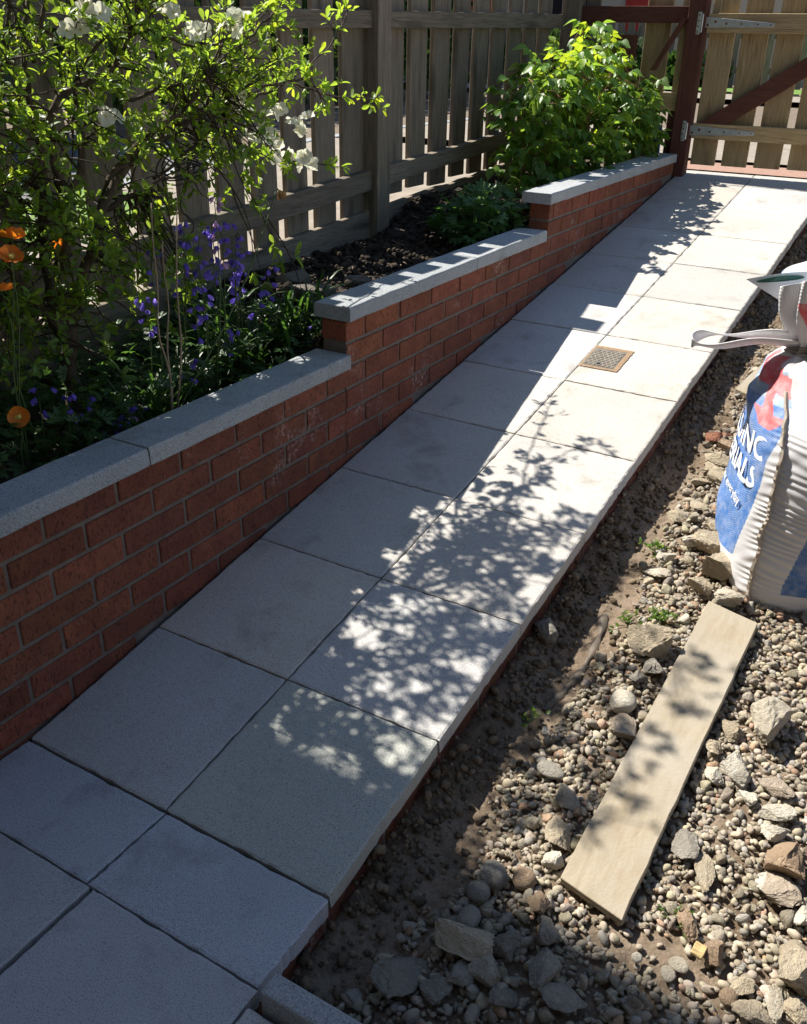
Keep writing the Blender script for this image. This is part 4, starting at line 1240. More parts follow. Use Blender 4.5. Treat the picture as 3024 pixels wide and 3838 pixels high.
# ------------------------------------------------------------------ plants
def leaf_shape(kind):
    """leaf along +y (length 1), folded along the midrib; returns verts, tri faces"""
    if kind == 'obovate': ys = [0, .18, .42, .66, .85, 1.0]; ws = [.015, .08, .16, .205, .155, 0]
    elif kind == 'ovate': ys = [0, .12, .30, .55, .80, 1.0]; ws = [.02, .22, .32, .27, .13, 0]
    elif kind == 'petal': ys = [0, .25, .5, .75, .92, 1.0]; ws = [.06, .26, .42, .46, .32, .12]
    elif kind == 'lobed': ys = [0, .08, .30, .42, .60, .78, 1.0]; ws = [.03, .05, .11, .30, .17, .20, 0]
    n = len(ys); V = []
    for y, w in zip(ys, ws):
        zc = -.16 * y * y
        V += [(-w, y, zc + .38 * w), (0, y, zc), (w, y, zc + .38 * w)]
    F = []
    for i in range(n - 1):
        a = i * 3
        for q in (0, 1):
            F += [(a + q, a + q + 1, a + q + 4), (a + q, a + q + 4, a + q + 3)]
    return np.array(V), np.array(F)
OBO = leaf_shape('obovate'); OVA = leaf_shape('ovate'); PET = leaf_shape('petal')
def serrated():
    V, F = leaf_shape('ovate'); V = V.copy()
    for i in range(1, 5):
        V[i * 3, 1] -= .05; V[i * 3 + 2, 1] -= .05
    return V, F
SER = serrated()
def palmate(nl=5, spread=2.6):
    V = [np.zeros(3)]; F = []
    for k in range(nl):
        a = -spread / 2 * 1.0 + spread * k / (nl - 1)
        L = 1 - .22 * abs(k - (nl - 1) / 2) / ((nl - 1) / 2)
        d = np.array([math.sin(a), math.cos(a), 0]); p = np.array([d[1], -d[0], 0])
        o = len(V)
        pr = [(.35, .07), (.62, .19), (.70, .10), (.82, .14), (1.0, 0)]
        for (y, w) in pr:
            z = -.10 * y * y
            V += [d * y * L - p * w + (0, 0, z + .05), d * y * L + (0, 0, z), d * y * L + p * w + (0, 0, z + .05)]
        F += [(0, o, o + 1), (0, o + 1, o + 2)]
        for i in range(4):
            q = o + i * 3
            for s_ in (0, 1): F += [(q + s_, q + s_ + 3, q + s_ + 4), (q + s_, q + s_ + 4, q + s_ + 1)]
    return np.array(V), np.array(F)
PALM = palmate()

class Leaves:
    def __init__(s): s.P = []; s.D = []; s.U = []; s.S = []; s.T = []
    def add(s, p, d, up, size, tone):
        s.P.append(p); s.D.append(d); s.U.append(up); s.S.append(size); s.T.append(tone)
    def rosette(s, p, axis, n, size, spread=(.5, 1.05), tone=(.55, 1.2), yellow=0.0):
        axis = unit(axis); a0 = rng.uniform(0, 6.28)
        r1 = unit(np.cross(axis, (.3, .5, .81))); r2 = np.cross(axis, r1)
        for k in range(n):
            a = a0 + k * 2.399 + rng.uniform(-.3, .3); sp = rng.uniform(*spread)
            rad = math.cos(a) * r1 + math.sin(a) * r2
            d = axis * math.cos(sp) + rad * math.sin(sp) + rng.normal(0, .12, 3)
            up = axis * .8 - rad * .4 + rng.normal(0, .3, 3) + np.array([0, 0, .6])
            t = rng.uniform(*tone); c = np.array([t, t, t])
            if rng.random() < yellow: c = c * np.array([1.45, 1.2, .8])
            s.add(np.asarray(p) + rng.normal(0, .004, 3), d, up, size * rng.uniform(.6, 1.25), c)
    def build(s, name, shape, material, parent):
        D = np.array(s.D); U = np.array(s.U)
        Fm = frames(D, U) * np.array(s.S)[:, None, None]
        return bulk(name, shape[0], shape[1], Fm, np.array(s.P), np.array(s.T), material, parent, smooth=True)

def wander(p0, p1, n, amp, sag=0.0):
    p0 = np.array(p0, float); p1 = np.array(p1, float)
    t = np.linspace(0, 1, n)[:, None]
    P = p0 + (p1 - p0) * t
    L = np.linalg.norm(p1 - p0)
    off = rng.normal(0, amp * L, (n, 3)); off[0] = 0; off[-1] = 0
    for _ in range(2): off[1:-1] = (off[:-2] + off[1:-1] * 2 + off[2:]) / 4
    P = P + off * 1.8; P[:, 2] -= (sag * L * 4 * (t * (1 - t)))[:, 0]
    return P

# --- white flowering shrub
shrub = thing('flowering_shrub', (-.52, .70, .47), 'large multi-stemmed shrub with white blossom and small bright green leaves in front of the fence', 'shrub')
wood_mb = MB(); twig_mb = MB(); L = Leaves()
def jit(P, dx):  # bring a stem drawn in a plane into depth
    P = np.array(P, float); n = len(P)
    k = (dx) * np.linspace(0, 1, n) ** 1.2
    # slide along the sight line so that the stem keeps its place in the view
    c = np.array([1.6496, -1.0334, 1.5128]); d = P - c
    return P + d * (k / d[:, 0])[:, None]
stems = {
 'trunk': ([(-.53, .70, .40), (-.50, .69, .56), (-.47, .665, .68), (-.46, .675, .745), (-.46, .68, .80)], (.026, .020), 0),
 'limb': ([(-.455, .66, .735), (-.45, .604, .837), (-.45, .566, .882), (-.45, .502, .912), (-.45, .40, .98), (-.44, .28, 1.10), (-.42, .15, 1.3)], (.018, .008), .06),
 'a': ([(-.46, .68, .78), (-.47, .74, .88), (-.46, .79, .97), (-.45, .828, 1.056), (-.45, .877, 1.124), (-.45, .953, 1.183), (-.45, 1.039, 1.237), (-.45, 1.111, 1.249), (-.45, 1.25, 1.30), (-.45, 1.4, 1.36)], (.017, .005), .10),
 'b': ([(-.45, .819, 1.05), (-.45, .868, 1.128), (-.45, .940, 1.194), (-.45, 1.036, 1.254), (-.45, 1.123, 1.296), (-.45, 1.216, 1.322), (-.45, 1.33, 1.42)], (.014, .005), .16),
 'c': ([(-.47, .67, .78), (-.50, .69, .90), (-.48, .702, 1.017), (-.45, .727, 1.118), (-.45, .782, 1.192), (-.45, .803, 1.284), (-.45, .785, 1.391), (-.45, .807, 1.507), (-.45, .83, 1.62)], (.016, .005), -.08),
 'd': ([(-.46, .70, .98), (-.45, .724, 1.10), (-.45, .697, 1.23), (-.45, .704, 1.305), (-.45, .729, 1.354), (-.45, .819, 1.393), (-.45, .929, 1.430), (-.45, .994, 1.500), (-.45, 1.06, 1.58)], (.014, .004), .14),
 'e': ([(-.47, .665, .76), (-.47, .64, .88), (-.45, .629, 1.028), (-.45, .652, 1.142), (-.45, .665, 1.248), (-.45, .659, 1.337), (-.45, .650, 1.422), (-.45, .666, 1.519), (-.45, .706, 1.62)], (.017, .005), -.10),
 'f': ([(-.45, .40, .99), (-.45, .511, 1.113), (-.45, .597, 1.164), (-.45, .692, 1.246), (-.45, .80, 1.34)], (.010, .004), .05),
 'g': ([(-.45, .80, 1.06), (-.45, .879, 1.083), (-.45, .955, 1.105), (-.45, 1.004, 1.107), (-.45, 1.08, 1.14)], (.010, .003), .1),
 'i': ([(-.45, .68, 1.45), (-.42, .76, 1.66), (-.37, .83, 1.85), (-.345, .86, 1.99)], (.006, .0022), 0),
 'j': ([(-.45, .95, 1.44), (-.40, 1.05, 1.70), (-.36, 1.12, 1.92), (-.34, 1.17, 2.05)], (.006, .0022), 0),
 'k': ([(-.45, .60, 1.45), (-.40, .63, 1.70), (-.36, .65, 1.92)], (.006, .0022), 0),
 'h': ([(-.45, .55, .89), (-.45, .50, 1.02), (-.45, .50, 1.15), (-.45, .52, 1.3), (-.45, .50, 1.45), (-.45, .53, 1.6)], (.014, .004), .15),
}
skel = []
for k, (P, (r0, r1), dx) in stems.items():
    P = smoothpath(jit(P, dx), len(P) * 4)
    P[1:-1] += rng.normal(0, .0025, (len(P) - 2, 3))
    wood_mb.tube(P, np.linspace(r0, r1, len(P)), 8)
    if k not in ('trunk',): skel.append(P)
arms = {
 'A1': [(-.40, 1.0, 1.15), (-.35, 1.080, 1.208), (-.35, 1.323, 1.342), (-.35, 1.560, 1.402), (-.35, 1.797, 1.476), (-.35, 1.926, 1.606)],
 'A2': [(-.42, .95, 1.36), (-.35, 1.125, 1.404), (-.35, 1.465, 1.417), (-.35, 1.792, 1.347), (-.35, 2.091, 1.322)],
 'A3': [(-.42, 1.05, 1.26), (-.35, 1.151, 1.304), (-.35, 1.312, 1.230), (-.35, 1.494, 1.174), (-.35, 1.784, 1.120)],
 'A4': [(-.45, .78, 1.40), (-.35, .879, 1.530), (-.35, 1.136, 1.493), (-.35, 1.385, 1.526), (-.35, 1.50, 1.60)],
 'A5': [(-.42, 1.1, 1.30), (-.33, 1.25, 1.45), (-.30, 1.42, 1.56), (-.28, 1.55, 1.68)],
 'A6': [(-.40, 1.25, 1.32), (-.35, 1.45, 1.36), (-.33, 1.62, 1.40), (-.30, 1.72, 1.33)],
}
for k, P in arms.items():
    P = smoothpath(P, 26); P[1:-1] += rng.normal(0, .004, (24, 3))
    twig_mb.tube(P, np.linspace(.006, .0018, 26), 6)
    for i in range(5, 26, 1):
        side = unit(rng.normal(0, 1, 3) + np.array([.2, 0, .5])); axis = unit(P[min(i + 1, 25)] - P[i - 1])
        ln = rng.uniform(.015, .06); q = P[i] + unit(side + axis * .6) * ln
        twig_mb.tube([P[i], q], [.0014, .0009], 4, cap=False)
        L.rosette(q, unit(side + axis * .8), rng.integers(4, 8), .034, tone=(.85, 1.25), yellow=.15)
    L.rosette(P[-1], P[-1] - P[-3], 8, .034, tone=(1, 1.3), yellow=.3)
SK = np.concatenate(skel)
def twig_to(target, nros=3, size=.036, yellow=.12, lead=.25):
    d = SK - target; dd = np.linalg.norm(d * np.array([1, 1, .9]), axis=1)
    base = SK[np.argsort(dd)[rng.integers(0, 6)]]
    if np.linalg.norm(target - base) > .34: base = target + (base - target) / np.linalg.norm(base - target) * .34
    P = wander(base, target, 7, .05, -.03)
    twig_mb.tube(P, np.linspace(.0034, .0010, 7), 5, cap=False)
    ax = unit(P[-1] - P[-3] + np.array([.1, 0, .35]) * .15)
    L.rosette(P[-1], ax, rng.integers(5, 9), size, yellow=yellow)
    for k in range(nros):
        i = rng.integers(2, 7); side = unit(rng.normal(0, 1, 3) + np.array([.15, 0, .4]))
        q = P[i] + side * rng.uniform(.012, .05)
        twig_mb.tube([P[i], q], [.0012, .0008], 4, cap=False)
        L.rosette(q, side + ax * .5, rng.integers(4, 8), size * .92, yellow=yellow)
# crown: clumps with gaps between
blobs = [((-.42, .42, .86), (.2, .12, .16), 26), ((-.45, .50, 1.36), (.2, .12, .12), 22), ((-.42, .62, 1.00), (.22, .22, .16), 44), ((-.42, .95, 1.02), (.2, .22, .14), 24), ((-.40, 1.2, 1.08), (.18, .16, .10), 10), ((-.44, .55, .80), (.2, .18, .12), 26), ((-.40, 1.02, .82), (.16, .2, .12), 18), ((-.42, .45, 1.12), (.2, .16, .1), 20), ((-.40, .62, 1.10), (.2, .16, .08), 14), ((-.36, .30, 1.60), (.25, .2, .12), 26), ((-.40, .60, 1.84), (.25, .28, .16), 30), ((-.36, .98, 1.80), (.2, .2, .14), 16), ((-.42, .62, 1.46), (.26, .26, .17), 60), ((-.40, .92, 1.48), (.26, .24, .16), 66), ((-.38, 1.20, 1.46), (.22, .20, .15), 46), ((-.34, 1.16, 1.28), (.20, .16, .10), 34),
         ((-.40, .78, 1.31), (.24, .26, .10), 38), ((-.42, .52, 1.24), (.22, .14, .12), 22), ((-.30, 1.42, 1.46), (.15, .16, .13), 20), ((-.40, .36, 1.46), (.25, .16, .2), 34),
         ((-.36, .85, 1.63), (.24, .42, .08), 44), ((-.42, .18, 1.30), (.25, .18, .25), 36), ((-.30, 1.28, 1.17), (.12, .16, .06), 14), ((-.36, 1.0, 1.20), (.16, .12, .06), 10)]
for c, r, n in blobs:
    for k in range(int(n * (.74 if c[2] > 1.18 else 1.0))):
        p = unit(rng.normal(0, 1, 3)) * rng.random() ** .45
        twig_to(np.array(c) + p * np.array(r), rng.integers(1, 4), .030)
for (cy_, cz_) in ((.63, 1.95), (.76, 1.97), (.885, 2.0), (1.06, 2.03), (1.20, 2.06)):
    for k in range(6): twig_to(np.array((-.35, cy_, cz_)) + rng.normal(0, .035, 3), 1, .033)
low = [(-.35, .962, .918), (-.35, .844, .886), (-.35, 1.053, .846), (-.35, .636, .875), (-.35, .732, .855), (-.35, .783, .949), (-.35, 1.413, .777), (-.35, 1.62, .70), (-.35, .535, .992), (-.35, .617, 1.109),
       (-.35, .944, 1.054), (-.35, .474, .909), (-.35, .617, .64), (-.35, .788, .761), (-.28, .80, .93), (-.28, .88, .91), (-.28, .93, .95), (-.3, .70, .66), (-.3, .66, .72), (-.3, 1.52, .86), (-.3, 1.3, .84)]
for p in low: twig_to(np.array(p), rng.integers(1, 3), .044, .05)
for k in range(90):                                     # bare inner twigs
    b = SK[rng.integers(0, len(SK))]; q = b + rng.normal(0, .11, 3) + np.array([0, .03, -.02])
    twig_mb.tube(wander(b, q, 6, .05), np.linspace(.0032, .0010, 6), 5, cap=False)
wood_mb.build('stems', BARK, shrub, smooth=True)
twig_mb.build('twigs', TWIG, shrub, smooth=True)
L.build('leaves', OBO, SHRUB_LEAF, shrub)
# blossom clusters
YEL = simple('yellow_stamens', (.55, .42, .08), (.65, .52, .12), 60, .7, .2)
blooms = [(-.28, .714, 1.549, 7), (-.30, 1.058, 1.587, 4), (-.28, 1.250, 1.551, 6), (-.28, 1.547, 1.270, 6), (-.30, 1.452, 1.312, 4), (-.30, 1.355, 1.263, 4), (-.29, 1.509, 1.177, 6), (-.30, 1.410, 1.226, 3), (-.33, 1.295, 1.328, 4), (-.33, .775, 1.340, 3), (-.29, 1.590, 1.143, 3), (-.34, 1.16, 1.52, 4)]
for (bx, by, bz, nf) in blooms:
    PL = Leaves(); stc = []
    for k in range(nf):
        c = np.array((bx, by, bz)) + rng.normal(0, 1, 3) * np.array([.016, .023, .015])
        ax = unit(rng.normal(0, .6, 3) + np.array([.55, -.35, .35]))
        r1 = unit(np.cross(ax, (.1, .2, .97))); r2 = np.cross(ax, r1); a0 = rng.uniform(0, 6.28)
        for q in range(5):
            a = a0 + q * 1.2566; rad = math.cos(a) * r1 + math.sin(a) * r2
            PL.add(c + rad * .002, rad * .9 + ax * rng.uniform(.25, .6), ax - rad * .3, .0235 * rng.uniform(.85, 1.15), np.ones(3) * rng.uniform(.9, 1.05))
        stc.append(c + ax * .002)
    fo = PL.build('blossom', PET, PETAL_W, shrub)
    for c in stc:
        st = MB(); st.add(I1[0] * .0032 + c, I1[1].tolist()); st.build('stamens', YEL, fo)

# --- bramble-like bush by the gate end of the bed
bush = thing('leafy_bush', (-.45, 4.5, .80), 'dense leafy green bush with drooping toothed leaves beside the gate end of the wall', 'bush')
sk = MB(); L = Leaves(); SK2 = []
for k in range(26):
    b = np.array([rng.uniform(-.65, -.30), rng.uniform(3.75, 4.7), .80]); top = np.array([rng.uniform(-.68, -.16), rng.uniform(3.55, 4.8), rng.uniform(1.02, 1.42)])
    P = wander(b, top, 9, .02, -.04); sk.tube(P, np.linspace(.0055, .002, 9), 5, cap=False); SK2.append(P)
SKB = np.concatenate(SK2)
def compound(p, d, size, tone, yellow=.1):
    d = unit(d); side = unit(np.cross(d, (0, 0, 1)) + rng.normal(0, .15, 3)); upv = np.cross(side, d)
    t = rng.uniform(*tone); c = np.array([t, t, t]) * (np.array([1.6, 1.3, .8]) if rng.random() < yellow else 1)
    dr = np.array([0, 0, -rng.uniform(.35, .9)])
    L.add(p + d * size * .5, d + dr, upv + rng.normal(0, .2, 3), size, c)
    for sg in (-1, 1):
        L.add(p + d * size * .35, unit(d * .45 + side * sg * .9) + dr * .9, upv + rng.normal(0, .2, 3), size * .78, c)
        if rng.random() < .5: L.add(p + d * size * .05, unit(d * .1 + side * sg) + dr * .9, upv + rng.normal(0, .2, 3), size * .62, c)
    sk.tube([p - d * size * .4, p + d * size * .5], [.0012, .0008], 4, cap=False)
cl = [((-.45, 3.80, 1.24), (.25, .28, .17), 80), ((-.35, 3.66, 1.02), (.16, .2, .14), 34), ((-.42, 4.10, 1.36), (.24, .26, .17), 84), ((-.40, 4.55, 1.34), (.26, .30, .15), 66), ((-.30, 4.70, 1.14), (.24, .34, .17), 110), ((-.34, 4.2, 1.10), (.24, .36, .18), 100), ((-.42, 3.75, 1.00), (.22, .26, .14), 42),
      ((-.22, 4.1, .97), (.16, .40, .08), 40), ((-.16, 4.75, 1.02), (.10, .22, .10), 34), ((-.40, 4.35, 1.58), (.10, .16, .05), 9), ((-.25, 4.95, 1.30), (.10, .12, .07), 12), ((-.30, 3.55, 1.34), (.08, .10, .08), 8), ((-.10, 4.5, 1.22), (.06, .16, .07), 10), ((-.45, 4.8, 1.52), (.10, .10, .04), 7), ((-.30, 3.6, .86), (.14, .18, .06), 22)]
for c, r, n in cl:
    for k in range(int(n * 1.7)):
        q = unit(rng.normal(0, 1, 3)) * rng.random() ** .4
        p = np.array(c) + q * np.array(r)
        out = unit(q * np.array([1, 1, .5]) + np.array([.25, -.25, .15]) + rng.normal(0, .35, 3))
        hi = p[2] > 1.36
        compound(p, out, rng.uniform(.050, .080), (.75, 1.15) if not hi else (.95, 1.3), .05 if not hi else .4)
        if k % 4 == 0:
            b = SKB[np.argmin(np.linalg.norm(SKB - p, axis=1))]
            sk.tube(wander(b, p, 5, .04), np.linspace(.003, .0012, 5), 4, cap=False)
REDST = simple('reddish_stem', (.20, .10, .045), (.28, .15, .06), 50, .75, .2)
sk.build('stems', REDST, bush, smooth=True)
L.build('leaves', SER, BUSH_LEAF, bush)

# --- geranium clump in the middle of the bed
ger = thing('geranium_plant', (-.33, 2.98, .70), 'low mound of dark green lobed leaves just below the highest coping step', 'plant')
sk = MB(); L = Leaves()
for k in range(230):
    q = unit(rng.normal(0, 1, 3)); q[2] = abs(q[2]); r = rng.random() ** .35
    p = np.array((-.31, 2.98, .72)) + q * r * np.array((.20, .31, .21))
    b = np.array((-.33, 2.98, .68)) + rng.normal(0, .05, 3) * (1, 1, 0)
    sk.tube(wander(b, p, 4, .04), [.0018, .0016, .0014, .0012], 4, cap=False)
    d = unit(q * (1, 1, .3) + rng.normal(0, .35, 3)); t = rng.uniform(.7, 1.25)
    L.add(p, d, np.array([0, 0, 1.]) + q * .5 + rng.normal(0, .3, 3), rng.uniform(.042, .070), np.array([t, t, t]) * 1.2)
sk.build('stalks', STEMG, ger); L.build('leaves', PALM, BED_LEAF, ger)

# --- blades and low leaves under the shrub
bl = thing('bluebell_clump', (-.36, 1.25, .52), 'big tuft of long dark green strap leaves arching out of the bed under the shrub', 'plant')
def blade(mb, base, tip, w, n=7, tone=1.0):
    base = np.array(base); tip = np.array(tip); mid = (base + tip) / 2 + np.array([0, 0, .45 * np.linalg.norm(tip - base)])
    side = unit(np.cross(tip - base, (0, 0, 1)) + 1e-6)
    V = []
    for i in range(n):
        t = i / (n - 1); p = base * (1 - t) ** 2 + mid * 2 * t * (1 - t) + tip * t * t
        ww = w * (1 - t ** 2.2) + .0004
        V += [p - side * ww, p + np.array([0, 0, -.35 * ww]), p + side * ww]
    F = []
    for i in range(n - 1):
        for q in (0, 1): F.append((i * 3 + q, i * 3 + q + 1, i * 3 + q + 4, i * 3 + q + 3))
    mb.add(V, F, (tone, tone, tone))
m = MB()
for k in range(420):
    cx, cy = [(-.36, 1.25), (-.30, 1.45), (-.38, 1.02), (-.30, .82), (-.5, 1.35)][k % 5]
    b = np.array((cx + rng.normal(0, .045), cy + rng.normal(0, .07), 0)); b[2] = float(z_bed(b[0], b[1])) - .01
    a = rng.uniform(0, 6.28); l = rng.uniform(.12, .30)
    tip = b + np.array((math.cos(a) * l * .8, math.sin(a) * l, rng.uniform(.02, .20)))
    tip[0] = np.clip(tip[0], -.78, -.135)
    blade(m, b, tip, rng.uniform(.0035, .0065), tone=rng.uniform(.6, 1.3))
m.build('strap_leaves', BLADE, bl, smooth=True)
# ground cover of mixed low leaves
L = Leaves()
for k in range(1500):
    x = rng.uniform(-.80, -.14); y = rng.uniform(.05, 1.55)
    z = float(z_bed(x, y)) + rng.random() ** 1.5 * (.20 if y < 1.2 else .1)
    t = rng.uniform(.5, 1.15); d = unit(rng.normal(0, 1, 3) * (1, 1, .4) + (0, 0, .25))
    L.add(np.array((x, y, z)), d, np.array((0, 0, 1.)) + rng.normal(0, .35, 3), rng.uniform(.02, .045), np.ones(3) * t)
gcv = L.build('ground_cover', PALM, BED_LEAF, None); gcv['kind'] = 'stuff'

# --- flowers standing in the bed
def bell_flower(name, top, base, n, material, label, lean=(.03, 0, 0), size=.023, group=None):
    base = np.array(base, float); top = np.array(top, float)
    t = thing(name, base, label, 'flower', group)
    P = wander(base, top, 9, .012); st = MB()
    tipdir = np.array(lean)
    P = np.concatenate([P, [P[-1] + tipdir * .6 + (0, 0, .01), P[-1] + tipdir * 1.2 + (0, 0, .004)]])
    st.tube(P, np.linspace(.0024, .0012, len(P)), 5); st.build('stem', STEMG, t, smooth=True)
    for k in range(n):
        L = Leaves()
        f = k / max(1, n - 1); i = f * 4 + len(P) - 5.01; a = int(i); p = P[a] + (P[min(a + 1, len(P) - 1)] - P[a]) * (i - a)
        an = rng.uniform(0, 6.28); out = np.array([math.cos(an), math.sin(an), -.55]); c = p + unit(out) * .011
        ax = unit(out + np.array([0, 0, -.4]))
        r1 = unit(np.cross(ax, (.3, .2, .9))); r2 = np.cross(ax, r1)
        for q in range(6):
            b = q * 1.047; rad = math.cos(b) * r1 + math.sin(b) * r2
            L.add(c, ax + rad * rng.uniform(.25, .55), rad, size * rng.uniform(.8, 1.15) * (1.1 - .35 * f), np.ones(3) * rng.uniform(.75, 1.2))
        L.build('bell', OBO, material, t)
    return t
B = 'bluebells flowering in the bed'
def zb(x, y): return float(z_bed(x, y)) - .01
def bb(top, dx, dy, n, label, lean=(.02, .01, 0), mat_=None, name='bluebell'):
    b = (top[0] + dx, top[1] + dy, 0); b = (b[0], b[1], zb(b[0], b[1]))
    bell_flower(name, top, b, n, mat_ or PETAL_B, label, lean, group=B if mat_ is None else None)
bb((-.28, .488, .672), .005, -.01, 5, 'pale violet bluebell lit by the sun on a bright stem left of the shrub trunk', (.01, .012, 0))
bb((-.32, .432, .700), 0, 0, 4, 'shaded bluebell nearest the left picture edge, above the open poppy')
bb((-.30, .555, .640), .0, .01, 5, 'shaded bluebell close left of the shrub trunk')
bb((-.26, .665, .585), .01, 0, 6, 'bluebell leaning over near the back edge of the lowest coping', (.03, .02, 0))
bb((-.27, .62, .56), 0, 0, 4, 'small dark bluebell at the foot of the shrub trunk')
bb((-.30, .983, .985), .0, -.05, 8, 'tall bluebell rising high beside the dry canes')
bb((-.30, 1.06, 1.00), .02, -.04, 9, 'tallest bluebell right of the dry canes', (.03, .02, 0))
bb((-.31, 1.12, .97), .02, -.02, 8, 'thickly flowered bluebell in front of the lower fence rail', (.03, .03, 0))
bb((-.30, 1.20, .93), 0, 0, 7, 'bluebell drooping right of the thickly flowered one', (.03, .03, -.01))
bb((-.34, .90, .97), .02, -.03, 7, 'bluebell half hidden behind the canes')
bb((-.30, 1.375, .845), -.02, -.05, 9, 'sunlit bluebell in front of the gravel board of the fence', (.01, .04, -.01))
bb((-.30, 1.30, .78), 0, 0, 5, 'short bluebell among the strap leaves below the sunlit one')
bb((-.21, 1.52, .645), -.03, -.08, 9, 'violet bluebell leaning right against the middle step of the wall', (.03, .05, -.01))
bb((-.27, 1.12, .70), 0, 0, 6, 'bluebell low in the strap leaves at the centre of the bed', (.02, .02, 0))
bb((-.27, .98, .80), 0, 0, 6, 'bluebell hanging beside the base of the canes', (.02, .02, 0))
bb((-.24, .90, .66), 0, 0, 5, 'small bluebell close to the coping below the canes', (.02, .02, 0))
bb((-.25, 1.082, 1.085), .02, -.06, 9, 'tall pale pink bell flower standing against the fence pales', (.01, .005, .02), PETAL_P, 'pink_bell_flower')
bb((-.24, .665, .555), .0, .0, 6, 'short pale pink bell flower behind the near coping stone', (.01, .01, .01), PETAL_P, 'pink_bell_flower')
for k in range(9):
    x_ = rng.uniform(-.46, -.26); y_ = rng.uniform(.86, 1.34); zt_ = 1.06 - .25 * abs(y_ - 1.0) - rng.random() * .22
    a_ = rng.uniform(0, 6.28)
    bb((x_, y_, zt_), rng.normal(0, .02), rng.normal(0, .03), int(rng.integers(8, 13)), 'bluebell in the dense violet drift between the shrub and the lower fence rail', (.028 * math.cos(a_), .03 * math.sin(a_), -.004))
def poppy(c, face, base, label, r=.03, n=4):
    c = np.array(c, float); b = np.array((base[0], base[1], zb(*base)))
    t = thing('poppy', b, label, 'flower', 'orange poppies in the bed')
    st = MB(); st.tube(wander(b, c, 8, .02), np.linspace(.0022, .0014, 8), 5); st.build('stem', STEMG, t, smooth=True)
    ax = unit(face); r1 = unit(np.cross(ax, (.1, .15, .98))); r2 = np.cross(ax, r1)
    m = MB()
    for q in range(n):                                 # four broad crinkled petals
        a0 = q * 2 * np.pi / n + .3; V = []; nr, na = 6, 9
        for i in range(nr):
            rr = r * (.12 + .88 * i / (nr - 1))
            for j in range(na):
                aa = a0 + (j / (na - 1) - .5) * 2.05
                wv = .0035 * math.sin(j * 2.4 + q) * (i / nr) + .019 * (i / nr) ** 1.6 * (1 if q % 2 else .65)
                edge = 1 - .10 * abs(j / (na - 1) - .5) * 2 * (i == nr - 1)
                V.append(c + (math.cos(aa) * r1 + math.sin(aa) * r2) * rr * edge + ax * (wv + .0006 * (q % 2)))
        F = [(i * na + j, i * na + j + 1, (i + 1) * na + j + 1, (i + 1) * na + j) for i in range(nr - 1) for j in range(na - 1)]
        m.add(V, F)
    pt = m.build('petals', PETAL_O, t, smooth=True)
    m = MB(); m.add(I2[0] * .0055 + c + ax * .004, I2[1].tolist()); 
    for k in range(24):
        a = rng.uniform(0, 6.28); d = (math.cos(a) * r1 + math.sin(a) * r2) * .009 + ax * .008
        m.tube([c + ax * .002, c + d], .0006, 3, cap=False)
    m.build('centre', YEL, t)
poppy((-.25, .315, .672), (.75, -.55, .35), (-.25, .30), 'open orange poppy facing the camera just behind the near coping', .027)
poppy((-.25, .372, 1.048), (.5, -.2, .8), (-.27, .34), 'brightest orange poppy lit by the sun at the left edge', .029)
poppy((-.27, .400, 1.088), (-.3, .3, .8), (-.3, .38), 'upper dark orange poppy seen from behind at the left edge', .032)
poppy((-.27, .345, .975), (-.2, .2, .9), (-.28, .33), 'lower shaded orange poppy at the left picture edge', .028)
poppy((-.46, .68, 1.00), (-.5, .2, .6), (-.5, .62), 'small orange poppy half hidden behind the shrub stems', .024)
# dry canes, withered stalk, cable
for k, (x, y, z, bx, by, lb) in enumerate(((-.20, .784, 1.126, .02, -.03, 'leftmost thin dry cane of the bundle leaning in front of the shrub'), (-.20, .88, 1.127, 0, -.07, 'dry cane bending right at the top of the bundle'), (-.22, .83, 1.02, .01, -.06, 'shortest dry cane in the middle of the bundle'))):
    t = thing('dry_cane', (x + bx, y + by, .47), lb, 'cane', 'dry canes in front of the shrub')
    m = MB(); m.tube(wander((x + bx, y + by, .47), (x, y, z), 12, .018), np.linspace(.0038, .0016, 12), 6); m.build('stalk', CANE, t, smooth=True)
t = thing('withered_stalk', (-.20, .80, .52), 'long leaning green stalk with a withered brown flower head near the fence rail', 'stalk')
m = MB(); P = smoothpath([(-.20, .80, .50), (-.2, .839, .573), (-.2, 1.042, .755), (-.2, 1.191, .926), (-.2, 1.30, 1.09), (-.2, 1.318, 1.10)], 24); m.tube(P, np.linspace(.0030, .0018, 24), 6); m.build('stem', STEMG, t, smooth=True)
L = Leaves()
for k in range(7): L.add(np.array((-.2, 1.318, 1.102)), np.array((.1, .15, -1)) + rng.normal(0, .35, 3), rng.normal(0, 1, 3), .034, np.ones(3))
DEAD = simple('withered_petal', (.28, .15, .05), (.38, .22, .08), 60, .8, .3); L.build('dead_flower', OBO, DEAD, t)
t = thing('cable_tangle', (-.48, 1.22, 1.17), 'tangle of thin dark cable caught in the middle of the shrub', 'cable')
m = MB(); a = np.linspace(0, 46, 420)
R1 = .05 + .03 * np.sin(a * .37) + .02 * np.sin(a * 1.13)
P = np.stack([-.48 + .05 * np.sin(a * .9 + 1) + .02 * np.sin(a * 2.1), 1.22 + (R1 + .03) * np.cos(a) + .04 * np.sin(a * .23), 1.165 + R1 * .72 * np.sin(a + .4 * np.sin(a * .5))], 1)
m.tube(P, .0024, 5); m.tube(smoothpath([(-.48, 1.24, 1.16), (-.46, 1.16, 1.05), (-.45, 1.2, .98), (-.45, 1.10, .90)], 20), .0022, 5); m.build('loops', CABLE, t, smooth=True)
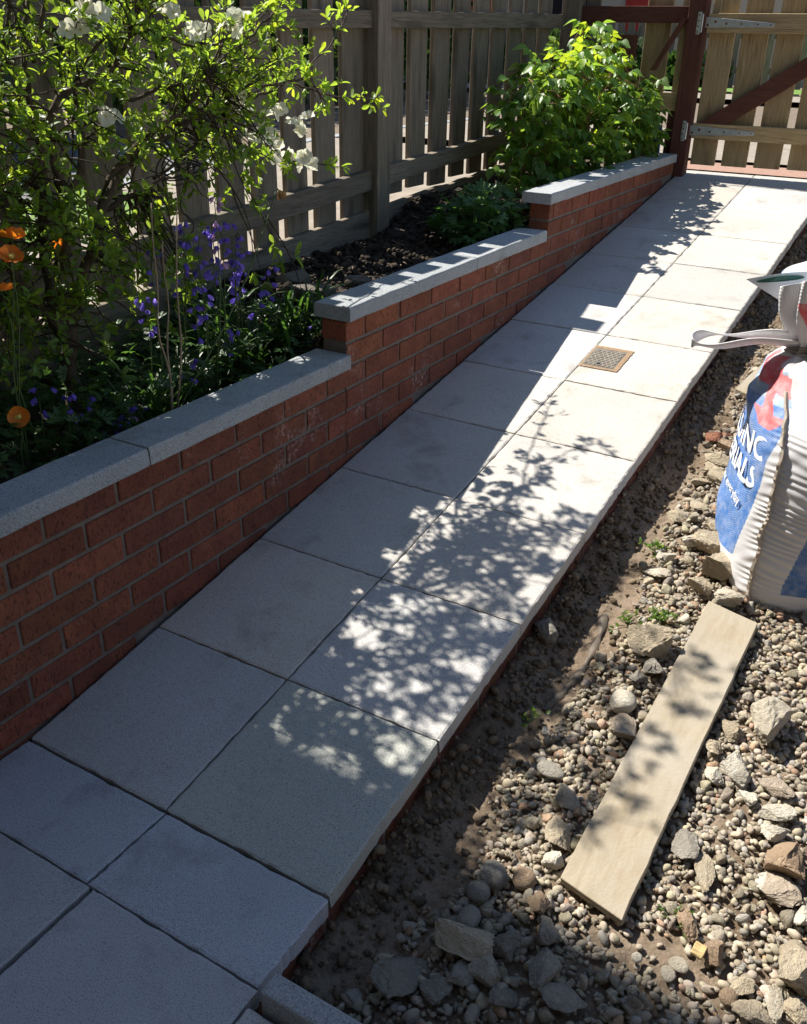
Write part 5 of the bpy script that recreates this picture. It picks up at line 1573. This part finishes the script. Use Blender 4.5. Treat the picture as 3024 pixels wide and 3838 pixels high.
# stones and litter in the bed
def bedstone(x, y, W, H, hh, rot, label, seed):
    r = np.random.default_rng(seed); v = facet(I4[0], 11, .4, .8, r); v /= np.abs(v).max(0); v = v * (W, H, hh) @ np.array(Matrix.Rotation(rot, 3, 'Z') @ Matrix.Rotation(.18, 3, 'X')).T
    m = MB(); m.add(v, I4[1], (.22, .20, .18)); o = m.build('bed_stone', RUBBLE, smooth=False); o.location = (x, y, float(z_bed(x, y)) + hh * .55)
    tag(o, label, 'stone', 'stones in the planted bed')
bedstone(-.40, 1.72, .105, .06, .035, .9, 'large flat grey stone in the bed by the middle coping end', 1)
bedstone(-.53, 1.83, .085, .05, .04, .6, 'grey stone behind the large flat one, against the fence board', 2)
bedstone(-.36, 2.02, .07, .035, .025, .4, 'long dark stone on the bare soil behind the middle coping', 3)
px, py = scatter(5200, -.80, -.13, 1.3, 3.4, lambda x, y: .4 + .6 * (vnoise(x * 8, y * 8, 5) > .45))
N = len(px); sz = rng.uniform(.004, .015, N) * np.where(rng.random(N) < .08, 1.8, 1); t_ = rng.uniform(.025, .11, N)
bulk('soil_clods', None, I1[1], randrot(N, .9) * sz[:, None, None], np.stack([px, py, z_bed(px, py) + sz * .4 + .01], 1), np.stack([t_, t_ * .8, t_ * .62], 1), RUBBLE, kind='stuff', variants=[facet(I1[0], 5) * np.array([1, .8, .7]) for _ in range(6)])
m = MB()
for k in range(70):
    x = rng.uniform(-.7, -.15); y = rng.uniform(1.5, 3.2); z = float(z_bed(x, y)) + .022; a = rng.uniform(0, 6.28); l = rng.uniform(.02, .09)
    m.tube(wander((x, y, z), (x + math.cos(a) * l, y + math.sin(a) * l, z + rng.uniform(-.005, .02)), 5, .06), .0016, 4, (rng.uniform(.7, 1.6),) * 3)
lit = m.build('dead_twigs', CANE, None); lit['kind'] = 'stuff'
# weeds on the rubble
for (x, y, n, s_, lb) in ((1.061, 1.517, 16, .024, 'small bright green weed at the trench edge left of the bag'), (1.176, 1.19, 16, .024, 'green weed beside the big pitted mortar chunk'), (1.111, 1.142, 12, .022, 'thin straggling weed just left of the other green weed'), (1.002, .709, 7, .02, 'faint weed in the shaded trench left of the plank'), (1.49, .345, 9, .016, 'tiny dry weed among pebbles by the dirt patch')):
    t = thing('weed', (x, y, float(z_yard(x, y))), lb, 'weed', 'weeds in the rubble')
    L = Leaves(); m = MB()
    for k in range(n):
        b = np.array((x, y, float(z_yard(x, y)) + .01)); q = b + rng.normal(0, 1, 3) * (.017, .017, 0) + (0, 0, rng.uniform(.01, .028))
        m.tube([b, q], .0010, 4, cap=False); L.rosette(q, q - b + (0, 0, .02), 3, s_ * .62, tone=(.6, 1.0))
    m.build('stems', STEMG, t); L.build('leaves', OVA, BUSH_LEAF, t)
